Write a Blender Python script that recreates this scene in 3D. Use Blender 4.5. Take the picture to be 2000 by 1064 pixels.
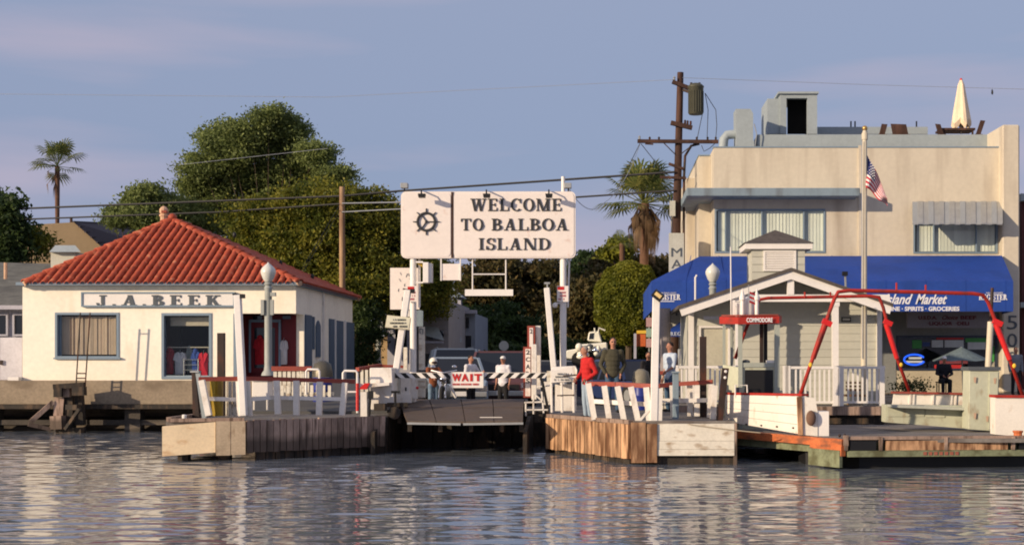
import bpy, bmesh, math, random
import numpy as np
from mathutils import Vector, Matrix, Euler
R = math.radians
rnd = random.Random(7)
sc = bpy.context.scene
C = sc.collection
for o in list(bpy.data.objects): bpy.data.objects.remove(o)

# ------------------------------------------------------------ camera, sky, sun
F = 2700.0          # focal length in photograph pixels (photo is 2000 px wide)
CX, CY, EYE = 1175.0, 707.0, 2.25
cam = bpy.data.objects.new('camera', bpy.data.cameras.new('camera')); C.objects.link(cam)
cam.location = (0, 0, EYE); cam.rotation_euler = (R(90), 0, 0)
cam.data.sensor_width = 36; cam.data.lens = F/2000*36
cam.data.shift_x = (1000-CX)/2000; cam.data.shift_y = (CY-532)/2000
cam.data.clip_end = 6000; cam.data.clip_start = .1
sc.camera = cam
SUN_AZ, SUN_EL = 54, 15      # degrees left of straight behind the camera, height
to_sun = Vector((-math.sin(R(SUN_AZ))*math.cos(R(SUN_EL)), -math.cos(R(SUN_AZ))*math.cos(R(SUN_EL)), math.sin(R(SUN_EL))))
sd = bpy.data.lights.new('sun', 'SUN'); sd.energy = 4.5; sd.angle = R(.6); sd.color = (1, .79, .56)
sun = bpy.data.objects.new('sun', sd); C.objects.link(sun)
sun.rotation_euler = (-to_sun).to_track_quat('-Z', 'Y').to_euler(); sun.location = (-30, -30, 30)
w = bpy.data.worlds.new('World'); sc.world = w; w.use_nodes = True
nt = w.node_tree; N = nt.nodes; L = nt.links
bg = N['Background']; bg.inputs['Strength'].default_value = .1
sky = N.new('ShaderNodeTexSky'); sky.sky_type = 'NISHITA'; sky.sun_disc = False
sky.sun_elevation = R(SUN_EL); sky.sun_rotation = math.atan2(to_sun.x, to_sun.y)
sky.air_density = 1.0; sky.dust_density = 1.0; sky.ozone_density = 1.5
tc = N.new('ShaderNodeTexCoord')
sep = N.new('ShaderNodeSeparateXYZ'); L.new(tc.outputs['Generated'], sep.inputs[0])
mr = N.new('ShaderNodeMapRange'); mr.inputs['From Min'].default_value = 0; mr.inputs['From Max'].default_value = .42
L.new(sep.outputs['Z'], mr.inputs['Value'])
veil = N.new('ShaderNodeValToRGB'); L.new(mr.outputs[0], veil.inputs[0])
veil.color_ramp.elements[0].color = (2.3, 2.95, 4.7, 1); veil.color_ramp.elements[1].color = (3.45, 3.85, 5.25, 1)
mixa = N.new('ShaderNodeMix'); mixa.data_type = 'RGBA'; mixa.inputs[0].default_value = .86
L.new(sky.outputs[0], mixa.inputs[6]); L.new(veil.outputs[0], mixa.inputs[7])
mp = N.new('ShaderNodeMapping'); mp.inputs['Scale'].default_value = (1.1, 1.1, 9)
L.new(tc.outputs['Generated'], mp.inputs[0])
cn = N.new('ShaderNodeTexNoise'); cn.inputs['Scale'].default_value = 2.2; cn.inputs['Detail'].default_value = 6; cn.inputs['Roughness'].default_value = .45
L.new(mp.outputs[0], cn.inputs[0])
cr = N.new('ShaderNodeMapRange'); cr.inputs['From Min'].default_value = .43; cr.inputs['From Max'].default_value = .68; cr.inputs['To Max'].default_value = .75
L.new(cn.outputs[0], cr.inputs['Value'])
mixb = N.new('ShaderNodeMix'); mixb.data_type = 'RGBA'
L.new(cr.outputs[0], mixb.inputs[0]); L.new(mixa.outputs[2], mixb.inputs[6]); mixb.inputs[7].default_value = (4.75, 4.15, 5.15, 1)
L.new(mixb.outputs[2], bg.inputs['Color'])
sc.view_settings.view_transform = 'Standard'; sc.view_settings.look = 'None'
sc.view_settings.exposure = .12; sc.view_settings.gamma = 1; sc.view_settings.use_curve_mapping = False
sc.render.resolution_x = 1024; sc.render.resolution_y = 544
sc.render.engine = 'CYCLES'; sc.cycles.pixel_filter_type = 'BLACKMAN_HARRIS'; sc.cycles.filter_width = 1.9

WAVE = .0145
# ------------------------------------------------------------ helpers
def P(px, py, Y): return Vector(((px-CX)/F*Y, Y, EYE-(py-CY)/F*Y))
def X(px, Y): return (px-CX)/F*Y
def Z(py, Y): return EYE-(py-CY)/F*Y

MATS = {}
def mat(name, col, rough=.7, var=.14, scale=1.6, bump=.0, wet=None, stain=None, smin=.5, smax=.66, sscale=(1, 1, 1), rv=.0, metal=0, spec=.35, fine=None, emit=None, alpha=None, trans=0):
    if name in MATS: return MATS[name]
    m = bpy.data.materials.new(name); m.use_nodes = True; MATS[name] = m
    n = m.node_tree.nodes; l = m.node_tree.links; b = n['Principled BSDF']
    b.inputs['Roughness'].default_value = rough; b.inputs['Metallic'].default_value = metal
    b.inputs['Specular IOR Level'].default_value = spec
    g = n.new('ShaderNodeNewGeometry')
    def noise(sc_, vec=(1, 1, 1), det=5):
        mp = n.new('ShaderNodeMapping'); mp.inputs['Scale'].default_value = vec; l.new(g.outputs['Position'], mp.inputs[0])
        t = n.new('ShaderNodeTexNoise'); t.inputs['Scale'].default_value = sc_; t.inputs['Detail'].default_value = det; l.new(mp.outputs[0], t.inputs[0]); return t.outputs[0]
    a = noise(scale); f = noise(scale*9, fine or (1, 1, 1))
    ad = n.new('ShaderNodeMath'); ad.operation = 'ADD'; l.new(a, ad.inputs[0]); l.new(f, ad.inputs[1])
    r = n.new('ShaderNodeMapRange'); r.inputs['From Min'].default_value = .7; r.inputs['From Max'].default_value = 1.3
    r.inputs['To Min'].default_value = 1-var; r.inputs['To Max'].default_value = 1+var*.6; l.new(ad.outputs[0], r.inputs['Value'])
    fac = r.outputs[0]
    if rv:
        oi = n.new('ShaderNodeObjectInfo'); q = n.new('ShaderNodeMapRange'); q.inputs['To Min'].default_value = 1-rv; q.inputs['To Max'].default_value = 1+rv*.8
        l.new(oi.outputs['Random'], q.inputs['Value']); mu = n.new('ShaderNodeMath'); mu.operation = 'MULTIPLY'
        l.new(fac, mu.inputs[0]); l.new(q.outputs[0], mu.inputs[1]); fac = mu.outputs[0]
    vm = n.new('ShaderNodeVectorMath'); vm.operation = 'SCALE'; vm.inputs[0].default_value = col[:3]; l.new(fac, vm.inputs['Scale'])
    out = vm.outputs[0]
    if stain:
        s = noise(1.0, sscale, 8); q = n.new('ShaderNodeMapRange'); q.inputs['From Min'].default_value = smin; q.inputs['From Max'].default_value = smax; l.new(s, q.inputs['Value'])
        mx = n.new('ShaderNodeMix'); mx.data_type = 'RGBA'; l.new(q.outputs[0], mx.inputs[0]); l.new(out, mx.inputs[6]); mx.inputs[7].default_value = (*stain, 1); out = mx.outputs[2]
    if wet:      # tide line: slime and wet grime below a wandering height on the timber
        sx_ = n.new('ShaderNodeSeparateXYZ'); l.new(g.outputs['Position'], sx_.inputs[0]); wn_ = noise(2.2, (1, 1, .5), 4); a_ = n.new('ShaderNodeMath'); a_.operation = 'MULTIPLY_ADD'; l.new(wn_, a_.inputs[0]); a_.inputs[1].default_value = -wet[1]; l.new(sx_.outputs['Z'], a_.inputs[2])
        q = n.new('ShaderNodeMapRange'); q.inputs['From Min'].default_value = wet[0]-wet[1]*.5+.10; q.inputs['From Max'].default_value = wet[0]-wet[1]*.5-.06; q.inputs['To Max'].default_value = wet[2]; l.new(a_.outputs[0], q.inputs['Value'])
        mx = n.new('ShaderNodeMix'); mx.data_type = 'RGBA'; l.new(q.outputs[0], mx.inputs[0]); l.new(out, mx.inputs[6]); mx.inputs[7].default_value = (*wet[3], 1); out = mx.outputs[2]
    l.new(out, b.inputs['Base Color'])
    if bump:
        bp = n.new('ShaderNodeBump'); bp.inputs['Strength'].default_value = .6; bp.inputs['Distance'].default_value = bump; l.new(f, bp.inputs['Height']); l.new(bp.outputs[0], b.inputs['Normal'])
    if emit: b.inputs['Emission Color'].default_value = (*emit, 1); b.inputs['Emission Strength'].default_value = 1.0
    if alpha is not None: b.inputs['Alpha'].default_value = alpha
    if trans: b.inputs['Transmission Weight'].default_value = trans
    return m

white = mat('white_paint', (.78, .74, .68), .5, .10, 2, .002, stain=(.42, .33, .24), smin=.56, smax=.78, sscale=(5, 5, 2.2))
whiteclean = mat('clean_white_paint', (.80, .77, .73), .45, .06, 2)
offwhite = mat('off_white_boards', (.72, .68, .58), .6, .12, 2, .003, stain=(.30, .20, .11), smin=.53, smax=.75, sscale=(3, 3, 7), rv=.08)
signwhite = mat('sign_white', (.80, .73, .68), .5, .05, 1.2, stain=(.62, .45, .38), smin=.62, smax=.8, sscale=(4, 4, 4))
cream = mat('cream_stucco', (.93, .865, .72), .85, .09, .8, .004, stain=(.70, .60, .44), smin=.56, smax=.85, sscale=(1.5, 1.5, .5))
tan = mat('tan_stucco', (.60, .54, .43), .85, .08, .7, .004, stain=(.37, .31, .24), smin=.50, smax=.82, sscale=(1.6, 1.6, .22))
bluegrey = mat('blue_grey_trim', (.20, .27, .34), .55, .08, 2)
ledgegrey = mat('grey_blue_ledge', (.22, .29, .34), .6, .1, 2, stain=(.15, .18, .2), sscale=(2, 2, .5))
roofgrey = mat('roof_plant_grey', (.32, .37, .39), .6, .1, 1)
tile = mat('terracotta_tile', (.40, .072, .030), .6, .22, 3, .004, stain=(.62, .26, .14), smin=.58, smax=.78, sscale=(4, 4, 4), rv=.18)
tilepan = mat('terracotta_pan', (.26, .055, .03), .7, .2, 4, .004)
mortar = mat('ridge_mortar', (.62, .40, .26), .9, .2, 6)
concrete = mat('quay_concrete', (.30, .24, .17), .9, .25, 1.2, .006, stain=(.17, .13, .09), smin=.52, smax=.7, sscale=(.7, .7, 1.6))
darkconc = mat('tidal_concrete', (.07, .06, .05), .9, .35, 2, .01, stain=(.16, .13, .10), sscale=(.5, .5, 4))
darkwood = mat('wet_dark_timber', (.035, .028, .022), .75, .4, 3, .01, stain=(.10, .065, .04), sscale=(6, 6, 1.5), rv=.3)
oldwood = mat('weathered_timber', (.42, .30, .235), .85, .35, 2, .006, wet=(.46, .3, .8, (.055, .042, .032)), stain=(.12, .08, .06), smin=.50, smax=.68, sscale=(9, 9, 1.2), rv=.35, fine=(4, 4, .4))
tanwood = mat('orange_tan_timber', (.56, .33, .18), .6, .35, 2.5, .005, stain=(.14, .065, .03), smin=.42, smax=.62, sscale=(8, 8, 1.5), rv=.38, fine=(4, 4, .4))
palewood = mat('pale_plywood', (.56, .44, .30), .8, .2, 2.5, .004, stain=(.26, .17, .10), smin=.54, smax=.68, sscale=(5, 5, 2), rv=.1)
deckwood = mat('grey_deck_planks', (.23, .21, .19), .85, .25, 2, .005, stain=(.12, .10, .09), sscale=(1.5, 6, 1), rv=.2)
asphalt = mat('asphalt', (.09, .09, .09), .9, .2, 2, .005)
ramptop = mat('ramp_steel_plate', (.10, .072, .052), .7, .3, 1.5, .006, stain=(.09, .07, .06), sscale=(1.5, 3, 3))
red = mat('red_paint', (.40, .028, .018), .6, .2, 3, stain=(.22, .03, .02), smin=.54, smax=.7, sscale=(4, 4, 4))
redrail = mat('faded_red_rail', (.30, .06, .04), .55, .2, 3, .002, stain=(.16, .05, .04), smin=.5, smax=.7, sscale=(3, 3, 3))
brightred = mat('bright_red_vinyl', (.60, .02, .02), .4, .1, 3)
darkred = mat('dark_red_joinery', (.16, .008, .012), .45, .15, 2)
orangehull = mat('orange_rub_rail', (.55, .15, .05), .6, .3, 2, .004, stain=(.22, .08, .04), smin=.5, smax=.66, sscale=(2, 2, 6))
steel = mat('brown_steel', (.035, .022, .018), .6, .3, 4, stain=(.09, .03, .015), sscale=(4, 4, 2))
black = mat('black_paint', (.012, .012, .013), .5, .2, 3)
blackglass = mat('dark_glass', (.012, .015, .02), .06, .1, 1, spec=.6)
greyletter = mat('grey_letter', (.085, .10, .115), .5, .1, 3)
darkletter = mat('dark_letter', (.035, .036, .04), .5, .15, 3)
blueaw = mat('blue_canvas', (.016, .062, .32), .75, .13, .9, stain=(.012, .045, .22), smin=.5, smax=.8, sscale=(1.2, 1.2, .8))
curtain = mat('curtain_cloth', (.62, .47, .34), .9, .12, 3, rv=.22)
blind = mat('vertical_blind', (.80, .80, .68), .7, .08, 2, rv=.14)
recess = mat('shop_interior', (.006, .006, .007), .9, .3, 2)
galv = mat('galvanised_metal', (.42, .43, .42), .45, .15, 3, metal=.5)
greymetal = mat('grey_lamp_paint', (.34, .36, .34), .5, .12, 3)
globe = mat('frosted_globe', (.62, .63, .58), .25, .05, 2, spec=.5)
siding = mat('pavilion_siding', (.50, .50, .43), .7, .06, 1, .002, rv=.05)
shingle = mat('dark_shingle', (.10, .085, .075), .9, .35, 6, .01)
palegreen = mat('pale_green_paint', (.50, .52, .40), .55, .1, 1.5, stain=(.32, .27, .18), smin=.58, smax=.75, sscale=(4, 4, 2))
housegrey = mat('wheelhouse_grey_green', (.36, .39, .34), .5, .1, 2)
creampole = mat('cream_pole_paint', (.60, .54, .42), .5, .1, 3)
gold = mat('brass_ball', (.55, .35, .12), .35, .1, 3, metal=.7)
poleW = mat('creosote_pole', (.055, .028, .02), .85, .3, 3, .006, sscale=(3, 3, .5), stain=(.10, .05, .035))
woodpole = mat('pale_wood_pole', (.40, .26, .15), .85, .2, 3, .004, sscale=(6, 6, .6), stain=(.22, .13, .08))
wire = mat('cable_black', (.02, .02, .022), .6, .1, 1)
wirepale = mat('cable_grey', (.30, .33, .38), .6, .1, 1)
bark = mat('tree_bark', (.09, .065, .045), .9, .3, 4, .01)
canopydk = mat('grey_canvas', (.28, .33, .35), .8, .1, 2)
bluebin = mat('blue_barrel', (.02, .035, .22), .4, .1, 2)
yellow = mat('yellow_post', (.44, .29, .03), .55, .2, 3, stain=(.2, .12, .03), sscale=(3, 3, 1))
glass = bpy.data.materials.new('window_glass'); glass.use_nodes = True
_n = glass.node_tree.nodes; _l = glass.node_tree.links; _t = _n.new('ShaderNodeBsdfTransparent'); _t.inputs[0].default_value = (.93, .95, .95, 1); _g = _n.new('ShaderNodeBsdfGlossy'); _g.inputs['Roughness'].default_value = .03
_lw = _n.new('ShaderNodeLayerWeight'); _lw.inputs[0].default_value = .3; _f = _n.new('ShaderNodeMath'); _f.operation = 'MULTIPLY_ADD'; _f.inputs[1].default_value = .12; _f.inputs[2].default_value = .02; _l.new(_lw.outputs['Facing'], _f.inputs[0]); _m = _n.new('ShaderNodeMixShader'); _l.new(_f.outputs[0], _m.inputs[0]); _l.new(_t.outputs[0], _m.inputs[1]); _l.new(_g.outputs[0], _m.inputs[2]); _l.new(_m.outputs[0], _n['Material Output'].inputs[0])
skin = mat('skin', (.42, .20, .13), .6, .08, 8)
jeans = mat('denim', (.13, .20, .29), .85, .2, 8, stain=(.22, .30, .38), sscale=(6, 6, 6))
jeansdk = mat('dark_denim', (.05, .10, .17), .85, .2, 8)
blacktr = mat('black_trousers', (.012, .012, .014), .85, .2, 8)
hairdk = mat('dark_hair', (.02, .013, .01), .7, .2, 20)
hairgr = mat('grey_hair', (.28, .25, .22), .7, .2, 20)
rubber = mat('black_rubber', (.02, .02, .02), .8, .2, 4)
chrome = mat('chrome', (.75, .75, .75), .15, 0, 1, metal=1)

# mesh builder ------------------------------------------------------
class MB:
    def __init__(s): s.v = []; s.f = []
    def add(s, vs, fs):
        k = len(s.v); s.v += [Vector(a) for a in vs]; s.f += [tuple(i+k for i in f) for f in fs]; return s
    def box(s, c, d, rz=0, rx=0, ry=0):
        m = Euler((rx, ry, rz)).to_matrix(); c = Vector(c); vs = []
        for z in (-.5, .5):
            for x, y in ((-.5, -.5), (.5, -.5), (.5, .5), (-.5, .5)): vs.append(c+m@Vector((x*d[0], y*d[1], z*d[2])))
        return s.add(vs, [(3, 2, 1, 0), (4, 5, 6, 7), (0, 1, 5, 4), (1, 2, 6, 5), (2, 3, 7, 6), (3, 0, 4, 7)])
    def bb(s, x0, x1, y0, y1, z0, z1): return s.box(((x0+x1)/2, (y0+y1)/2, (z0+z1)/2), (abs(x1-x0), abs(y1-y0), abs(z1-z0)))
    def pbox(s, x0, y0, x1, y1, Y, d=.1):
        a = P(x0, y0, Y); b = P(x1, y1, Y); return s.bb(a.x, b.x, Y, Y+d, b.z, a.z)
    def pprism(s, pts, Y, d=.1): return s.prism([P(a, b, Y) for a, b in pts], Vector((0, d, 0)))
    def prism(s, pts, off):
        n = len(pts); pts = [Vector(p) for p in pts]; vs = pts+[p+Vector(off) for p in pts]
        return s.add(vs, [tuple(range(n)), tuple(range(2*n-1, n-1, -1))]+[(i, i+n, (i+1) % n+n, (i+1) % n) for i in range(n)])
    def bar(s, a, b, w, h=None, up=(0, 0, 1)):
        a = Vector(a); b = Vector(b); h = h or w; d = (b-a); q = d.normalized()
        u = Vector(up)
        if abs(q.dot(u)) > .95: u = Vector((0, 1, 0))
        sx = q.cross(u).normalized(); sz = sx.cross(q).normalized(); vs = []
        for p in (a, b):
            for i, j in ((-1, -1), (1, -1), (1, 1), (-1, 1)): vs.append(p+sx*i*w/2+sz*j*h/2)
        return s.add(vs, [(0, 1, 2, 3), (7, 6, 5, 4), (0, 4, 5, 1), (1, 5, 6, 2), (2, 6, 7, 3), (3, 7, 4, 0)])
    def tube(s, pts, r, n=10, cap=True, sx=1.0):
        pts = [Vector(p) for p in pts]; rs = r if isinstance(r, (list, tuple)) else [r]*len(pts); vs = []; fs = []
        prev = None
        for i, p in enumerate(pts):
            d = (pts[min(i+1, len(pts)-1)]-pts[max(i-1, 0)])
            d = d.normalized() if d.length > 1e-9 else Vector((0, 0, 1))
            if prev is None:
                u = Vector((0, 1, 0)) if abs(d.y) < .9 else Vector((1, 0, 0)); a = d.cross(u).normalized()
            else:
                a = (prev-d*prev.dot(d)).normalized()
            prev = a; b = d.cross(a)
            for k in range(n):
                t = 2*math.pi*k/n; vs.append(p+(a*math.cos(t)*sx+b*math.sin(t))*rs[i])
        for i in range(len(pts)-1):
            for k in range(n):
                q = (k+1) % n; fs.append((i*n+k, i*n+q, (i+1)*n+q, (i+1)*n+k))
        if cap: fs.append(tuple(range(n-1, -1, -1))); fs.append(tuple((len(pts)-1)*n+k for k in range(n)))
        return s.add(vs, fs)
    def lathe(s, c, prof, n=16):      # prof: (r, z) from bottom to top
        c = Vector(c); return s.tube([c+Vector((0, 0, z+i*1e-6)) for i, (r, z) in enumerate(prof)], [max(r, .001) for r, z in prof], n)
    def ell(s, c, r, n=12, m=8, rot=None):
        c = Vector(c); vs = []; fs = []; rot = rot or Matrix.Identity(3)
        for j in range(m+1):
            ph = math.pi*j/m
            for k in range(n):
                t = 2*math.pi*k/n; vs.append(c+rot@Vector((r[0]*max(math.sin(ph), .02)*math.cos(t), r[1]*max(math.sin(ph), .02)*math.sin(t), -r[2]*math.cos(ph))))
        for j in range(m):
            for k in range(n):
                q = (k+1) % n; fs.append((j*n+k, j*n+q, (j+1)*n+q, (j+1)*n+k))
        fs.append(tuple(range(n-1, -1, -1))); fs.append(tuple(m*n+k for k in range(n)))
        return s.add(vs, fs)
    def quad(s, a, b, c, d): return s.add([a, b, c, d], [(0, 1, 2, 3)])
    def build(s, name, m, parent=None, smooth=False, bevel=0):
        off = base_of(parent)
        me = bpy.data.meshes.new(name); me.from_pydata([v-off for v in s.v], [], s.f); me.validate()
        bm = bmesh.new(); bm.from_mesh(me); bmesh.ops.recalc_face_normals(bm, faces=bm.faces[:])
        if bevel:
            bmesh.ops.bevel(bm, geom=[e for e in bm.edges if len(e.link_faces) == 2 and e.calc_face_angle(0) > .5], offset=bevel, segments=1, affect='EDGES', clamp_overlap=True)
        bm.to_mesh(me); bm.free()
        if smooth: me.shade_smooth(); 
        o = bpy.data.objects.new(name, me); C.objects.link(o); me.materials.append(m)
        if smooth and smooth != 2:
            try: me.set_sharp_from_angle(angle=R(50))
            except Exception: pass
        if parent: o.parent = parent
        return o
BASE = {}
def base_of(o):
    while o is not None:
        if o.name in BASE: return BASE[o.name]
        o = o.parent
    return Vector((0, 0, 0))
def thing(name, label, cat, loc, group=None, kind=None):
    o = bpy.data.objects.new(name, None); C.objects.link(o); o.location = loc; o.empty_display_size = .2
    BASE[o.name] = Vector(loc); tag(o, label, cat, group); return o
def tag(o, label=None, cat=None, group=None, kind=None):
    if label: o['label'] = label
    if cat: o['category'] = cat
    if group: o['group'] = group
    if kind: o['kind'] = kind
    return o
def struct(o): o['kind'] = 'structure'; return o
def stuff(o): o['kind'] = 'stuff'; return o
UNIT = {}
def ucube(name, m):
    k = (name, m.name)
    if k not in UNIT:
        me = bpy.data.meshes.new(name); b = MB().box((0, 0, 0), (1, 1, 1)); me.from_pydata(b.v, [], b.f); me.materials.append(m); UNIT[k] = me
    return UNIT[k]
def pc(name, parent, c, d, m, rot=(0, 0, 0)):     # one loose piece: shared cube mesh, scaled
    o = bpy.data.objects.new(name, ucube(name, m)); C.objects.link(o); o.parent = parent
    o.location = Vector(c)-base_of(parent); o.scale = d; o.rotation_euler = rot; return o
def pcp(name, parent, x0, y0, x1, y1, Y, d, m):
    a = P(x0, y0, Y); b = P(x1, y1, Y)
    return pc(name, parent, ((a.x+b.x)/2, Y+d/2, (a.z+b.z)/2), (abs(b.x-a.x), d, abs(a.z-b.z)), m)
def pcbar(name, parent, a, b, w, h, m):            # a plank or rail between two points
    a = Vector(a); b = Vector(b); d = b-a; q = d.to_track_quat('X', 'Z')
    o = pc(name, parent, (a+b)/2, (d.length, w, h), m); o.rotation_mode = 'QUATERNION'; o.rotation_quaternion = q; return o
def copytree(o, parent=None, loc=None):
    c = o.copy(); C.objects.link(c)
    if parent: c.parent = parent
    if loc is not None: c.location = loc; BASE[c.name] = Vector(loc)
    for ch in list(o.children): copytree(ch, c)
    return c

# lettering ---------------------------------------------------------
def bfont(name, s, x0, y0, x1, y1, Y, m, parent, shear=0, bold=0, ext=.01, spacing=1.0, rotz=0):
    cu = bpy.data.curves.new('t', 'FONT'); cu.body = s; cu.shear = shear; cu.offset = bold; cu.space_character = spacing; cu.resolution_u = 3
    t = bpy.data.objects.new('t', cu); C.objects.link(t); dg = bpy.context.evaluated_depsgraph_get()
    me = bpy.data.meshes.new_from_object(t.evaluated_get(dg)); bpy.data.objects.remove(t)
    vs = np.array([v.co[:] for v in me.vertices]); mn = vs.min(0); mxx = vs.max(0)
    a = P(x0, y0, Y); b = P(x1, y1, Y); off = base_of(parent)
    V = [((a.x+(v[0]-mn[0])/(mxx[0]-mn[0])*(b.x-a.x)), Y, b.z+(v[1]-mn[1])/(mxx[1]-mn[1])*(a.z-b.z)) for v in vs]
    faces = [tuple(p.vertices) for p in me.polygons]
    bm = bmesh.new(); bv = [bm.verts.new(Vector(v)-off) for v in V]
    for f in faces:
        try: bm.faces.new([bv[i] for i in f])
        except Exception: pass
    r = bmesh.ops.extrude_face_region(bm, geom=bm.faces[:]); bmesh.ops.translate(bm, verts=[g for g in r['geom'] if isinstance(g, bmesh.types.BMVert)], vec=(0, ext, 0))
    bmesh.ops.recalc_face_normals(bm, faces=bm.faces[:])
    me2 = bpy.data.meshes.new(name); bm.to_mesh(me2); bm.free(); me2.materials.append(m)
    o = bpy.data.objects.new(name, me2); C.objects.link(o); o.parent = parent; return o
T_, t_, S_ = .19, .075, .07     # thick stem, thin stroke, serif height
def stem(x, y0=0, y1=1, w=None, top=True, bot=True, e=.09):
    w = w or T_; q = [[(x, y0), (x+w, y0), (x+w, y1), (x, y1)]]
    if bot: q.append([(x-e, y0), (x+w+e, y0), (x+w+e, y0+S_), (x-e, y0+S_)])
    if top: q.append([(x-e, y1-S_), (x+w+e, y1-S_), (x+w+e, y1), (x-e, y1)])
    return q
def dg_(xa, xb, w, y0=0, y1=1): return [[(xa, y0), (xa+w, y0), (xb+w, y1), (xb, y1)]]
def ring(cx, cy, rx, ry, a0, a1, tx=None, ty=None, n=14):
    tx = tx or T_; ty = ty or t_; out = []
    for i in range(n):
        A = R(a0+(a1-a0)*i/n); B = R(a0+(a1-a0)*(i+1)/n)
        out.append([(cx+rx*math.cos(A), cy+ry*math.sin(A)), (cx+rx*math.cos(B), cy+ry*math.sin(B)), (cx+(rx-tx)*math.cos(B), cy+(ry-ty)*math.sin(B)), (cx+(rx-tx)*math.cos(A), cy+(ry-ty)*math.sin(A))])
    return out
def hb(x0, x1, y, h=None): h = h or t_; return [[(x0, y), (x1, y), (x1, y+h), (x0, y+h)]]
def glyph(c):
    if c == 'I': return .37, stem(.09)
    if c == 'L': return .72, stem(.09)+hb(.2, .70, 0)+[[(.62, 0), (.70, 0), (.70, .3), (.64, .3)]]
    if c == 'E': return .74, stem(.09)+hb(.2, .69, 0)+hb(.2, .67, 1-t_)+hb(.2, .55, .47)+[[(.62, 0), (.70, 0), (.70, .27), (.65, .27)], [(.60, .76), (.67, .76), (.67, 1), (.60, 1)], [(.49, .37), (.55, .37), (.55, .64), (.49, .64)]]
    if c == 'T': return .80, stem(.305, top=False)+hb(.0, .8, 1-t_)+[[(0, .74), (.07, .74), (.10, 1), (0, 1)], [(.73, .74), (.80, .74), (.80, 1), (.70, 1)]]
    if c == 'O': return .86, ring(.43, .5, .43, .52, 0, 360, n=28)
    if c == 'C': return .80, ring(.43, .5, .43, .52, 48, 318, n=22)+[[(.66, .68), (.74, .62), (.74, 1.0), (.68, 1.0)]]
    if c == 'G': return .86, ring(.43, .5, .43, .52, 48, 335, n=22)+[[(.66, .68), (.74, .62), (.74, 1.0), (.68, 1.0)]]+stem(.62, 0, .46, .16, bot=False, e=.08)
    if c == 'D': return .86, stem(.09)+[p for p in ring(.36, .5, .48, .5, -90, 90, n=16)]+hb(.2, .38, 0)+hb(.2, .38, 1-t_)
    if c == 'B': return .76, stem(.09)+ring(.36, .745, .30, .255, -90, 90, n=12)+ring(.36, .265, .37, .265, -90, 90, n=12)+hb(.2, .38, 0)+hb(.2, .38, 1-t_)+hb(.2, .38, .47)
    if c == 'P': return .74, stem(.09)+ring(.36, .72, .34, .28, -90, 90, n=12)+hb(.2, .38, 1-t_)+hb(.2, .38, .44)
    if c == 'R': return .86, stem(.09)+ring(.36, .73, .32, .27, -90, 90, n=12)+hb(.2, .38, 1-t_)+hb(.2, .40, .46)+[[(.62, 0), (.84, 0), (.55, .5), (.36, .5)]]+hb(.58, .90, 0, S_)
    if c == 'A': return .90, dg_(.56, .36, T_+.02)+dg_(.09, .42, t_)+hb(.2, .65, .27)+hb(.0, .28, 0, S_)+hb(.5, .90, 0, S_)
    if c == 'W': return 1.18, dg_(.27, .06, T_, -.01)+dg_(.34, .56, t_, -.01)+dg_(.70, .49, T_, -.01)+dg_(.77, 1.02, t_, -.01)+hb(-.02, .34, 1-S_, S_)+hb(.40, .76, 1-S_, S_)+hb(.88, 1.18, 1-S_, S_)
    if c == 'M': return 1.06, stem(.08, w=t_, e=.08)+stem(.78, w=T_)+dg_(.44, .08, T_, -.01)+dg_(.49, .82, t_, -.01)
    if c == 'N': return .92, stem(.08, w=t_, e=.08)+stem(.76, w=t_, e=.08)+dg_(.60, .06, T_+.03, -.01)
    if c == 'S': return .66, ring(.33, .74, .28, .27, 30, 270, .14, t_, 14)+ring(.33, .27, .31, .28, -150, 90, .15, t_, 14)+[[(.53, .68), (.60, .68), (.60, 1), (.55, 1)], [(.02, .02), (.07, .02), (.10, .34), (.02, .34)]]
    if c == 'J': return .62, [[(.31, .22), (.50, .22), (.50, 1), (.31, 1)]]+hb(.2, .62, 1-S_, S_)+ring(.26, .24, .24, .26, -190, 0, .15, .09, 12)
    if c == 'K': return .88, stem(.09)+dg_(.22, .62, t_+.02, .38, 1)+[[(.60, 0), (.82, 0), (.50, .66), (.34, .52)]]+hb(.52, .86, 1-S_, S_)+hb(.54, .90, 0, S_)
    if c == 'H': return .88, stem(.09)+stem(.60)+hb(.2, .65, .46)
    if c == '.': return .24, [[(.04, 0), (.20, 0), (.20, .17), (.04, .17)]]
    return .42, []
def serif(s, x0, y0, x1, y1, Y, m, parent, ext=.02, gap=.13, name='letter', each=True, style=None):
    global T_, t_, S_
    keep = (T_, t_, S_)
    if style: T_, t_, S_ = style
    a = P(x0, y0, Y); b = P(x1, y1, Y); tot = sum(glyph(c)[0] for c in s)+gap*(len(s)-1); sx = (b.x-a.x)/tot; sz = a.z-b.z; x = 0; allb = MB()
    for c in s:
        wd, polys = glyph(c); mb = MB() if each else allb
        for i, p in enumerate(polys):
            e = ext+.0006*i
            mb.prism([Vector((a.x+(x+q[0])*sx, Y-e+ext, b.z+q[1]*sz)) for q in p], Vector((0, e, 0)))
        if each and polys: mb.build(name, m, parent)
        x += wd+gap
    T_, t_, S_ = keep
    if not each: return allb.build(name, m, parent)
def dashes(parent, x0, y0, x1, y1, rows, Y, m, name='text_line', seed=1):
    r = random.Random(seed); h = (y1-y0)/rows
    mb = MB()
    for i in range(rows):
        x = x0+r.uniform(0, (x1-x0)*.15); e = x1-r.uniform(0, (x1-x0)*.15)
        while x < e-1:
            w_ = r.uniform(.8, 1.7); 
            if r.random() < .85: mb.pbox(x, y0+h*i+h*.2, min(x+w_, e), y0+h*(i+1)-h*.2, Y, .004)
            x += w_+.7
    return tag(mb.build(name, m, parent), kind='stuff')
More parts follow.
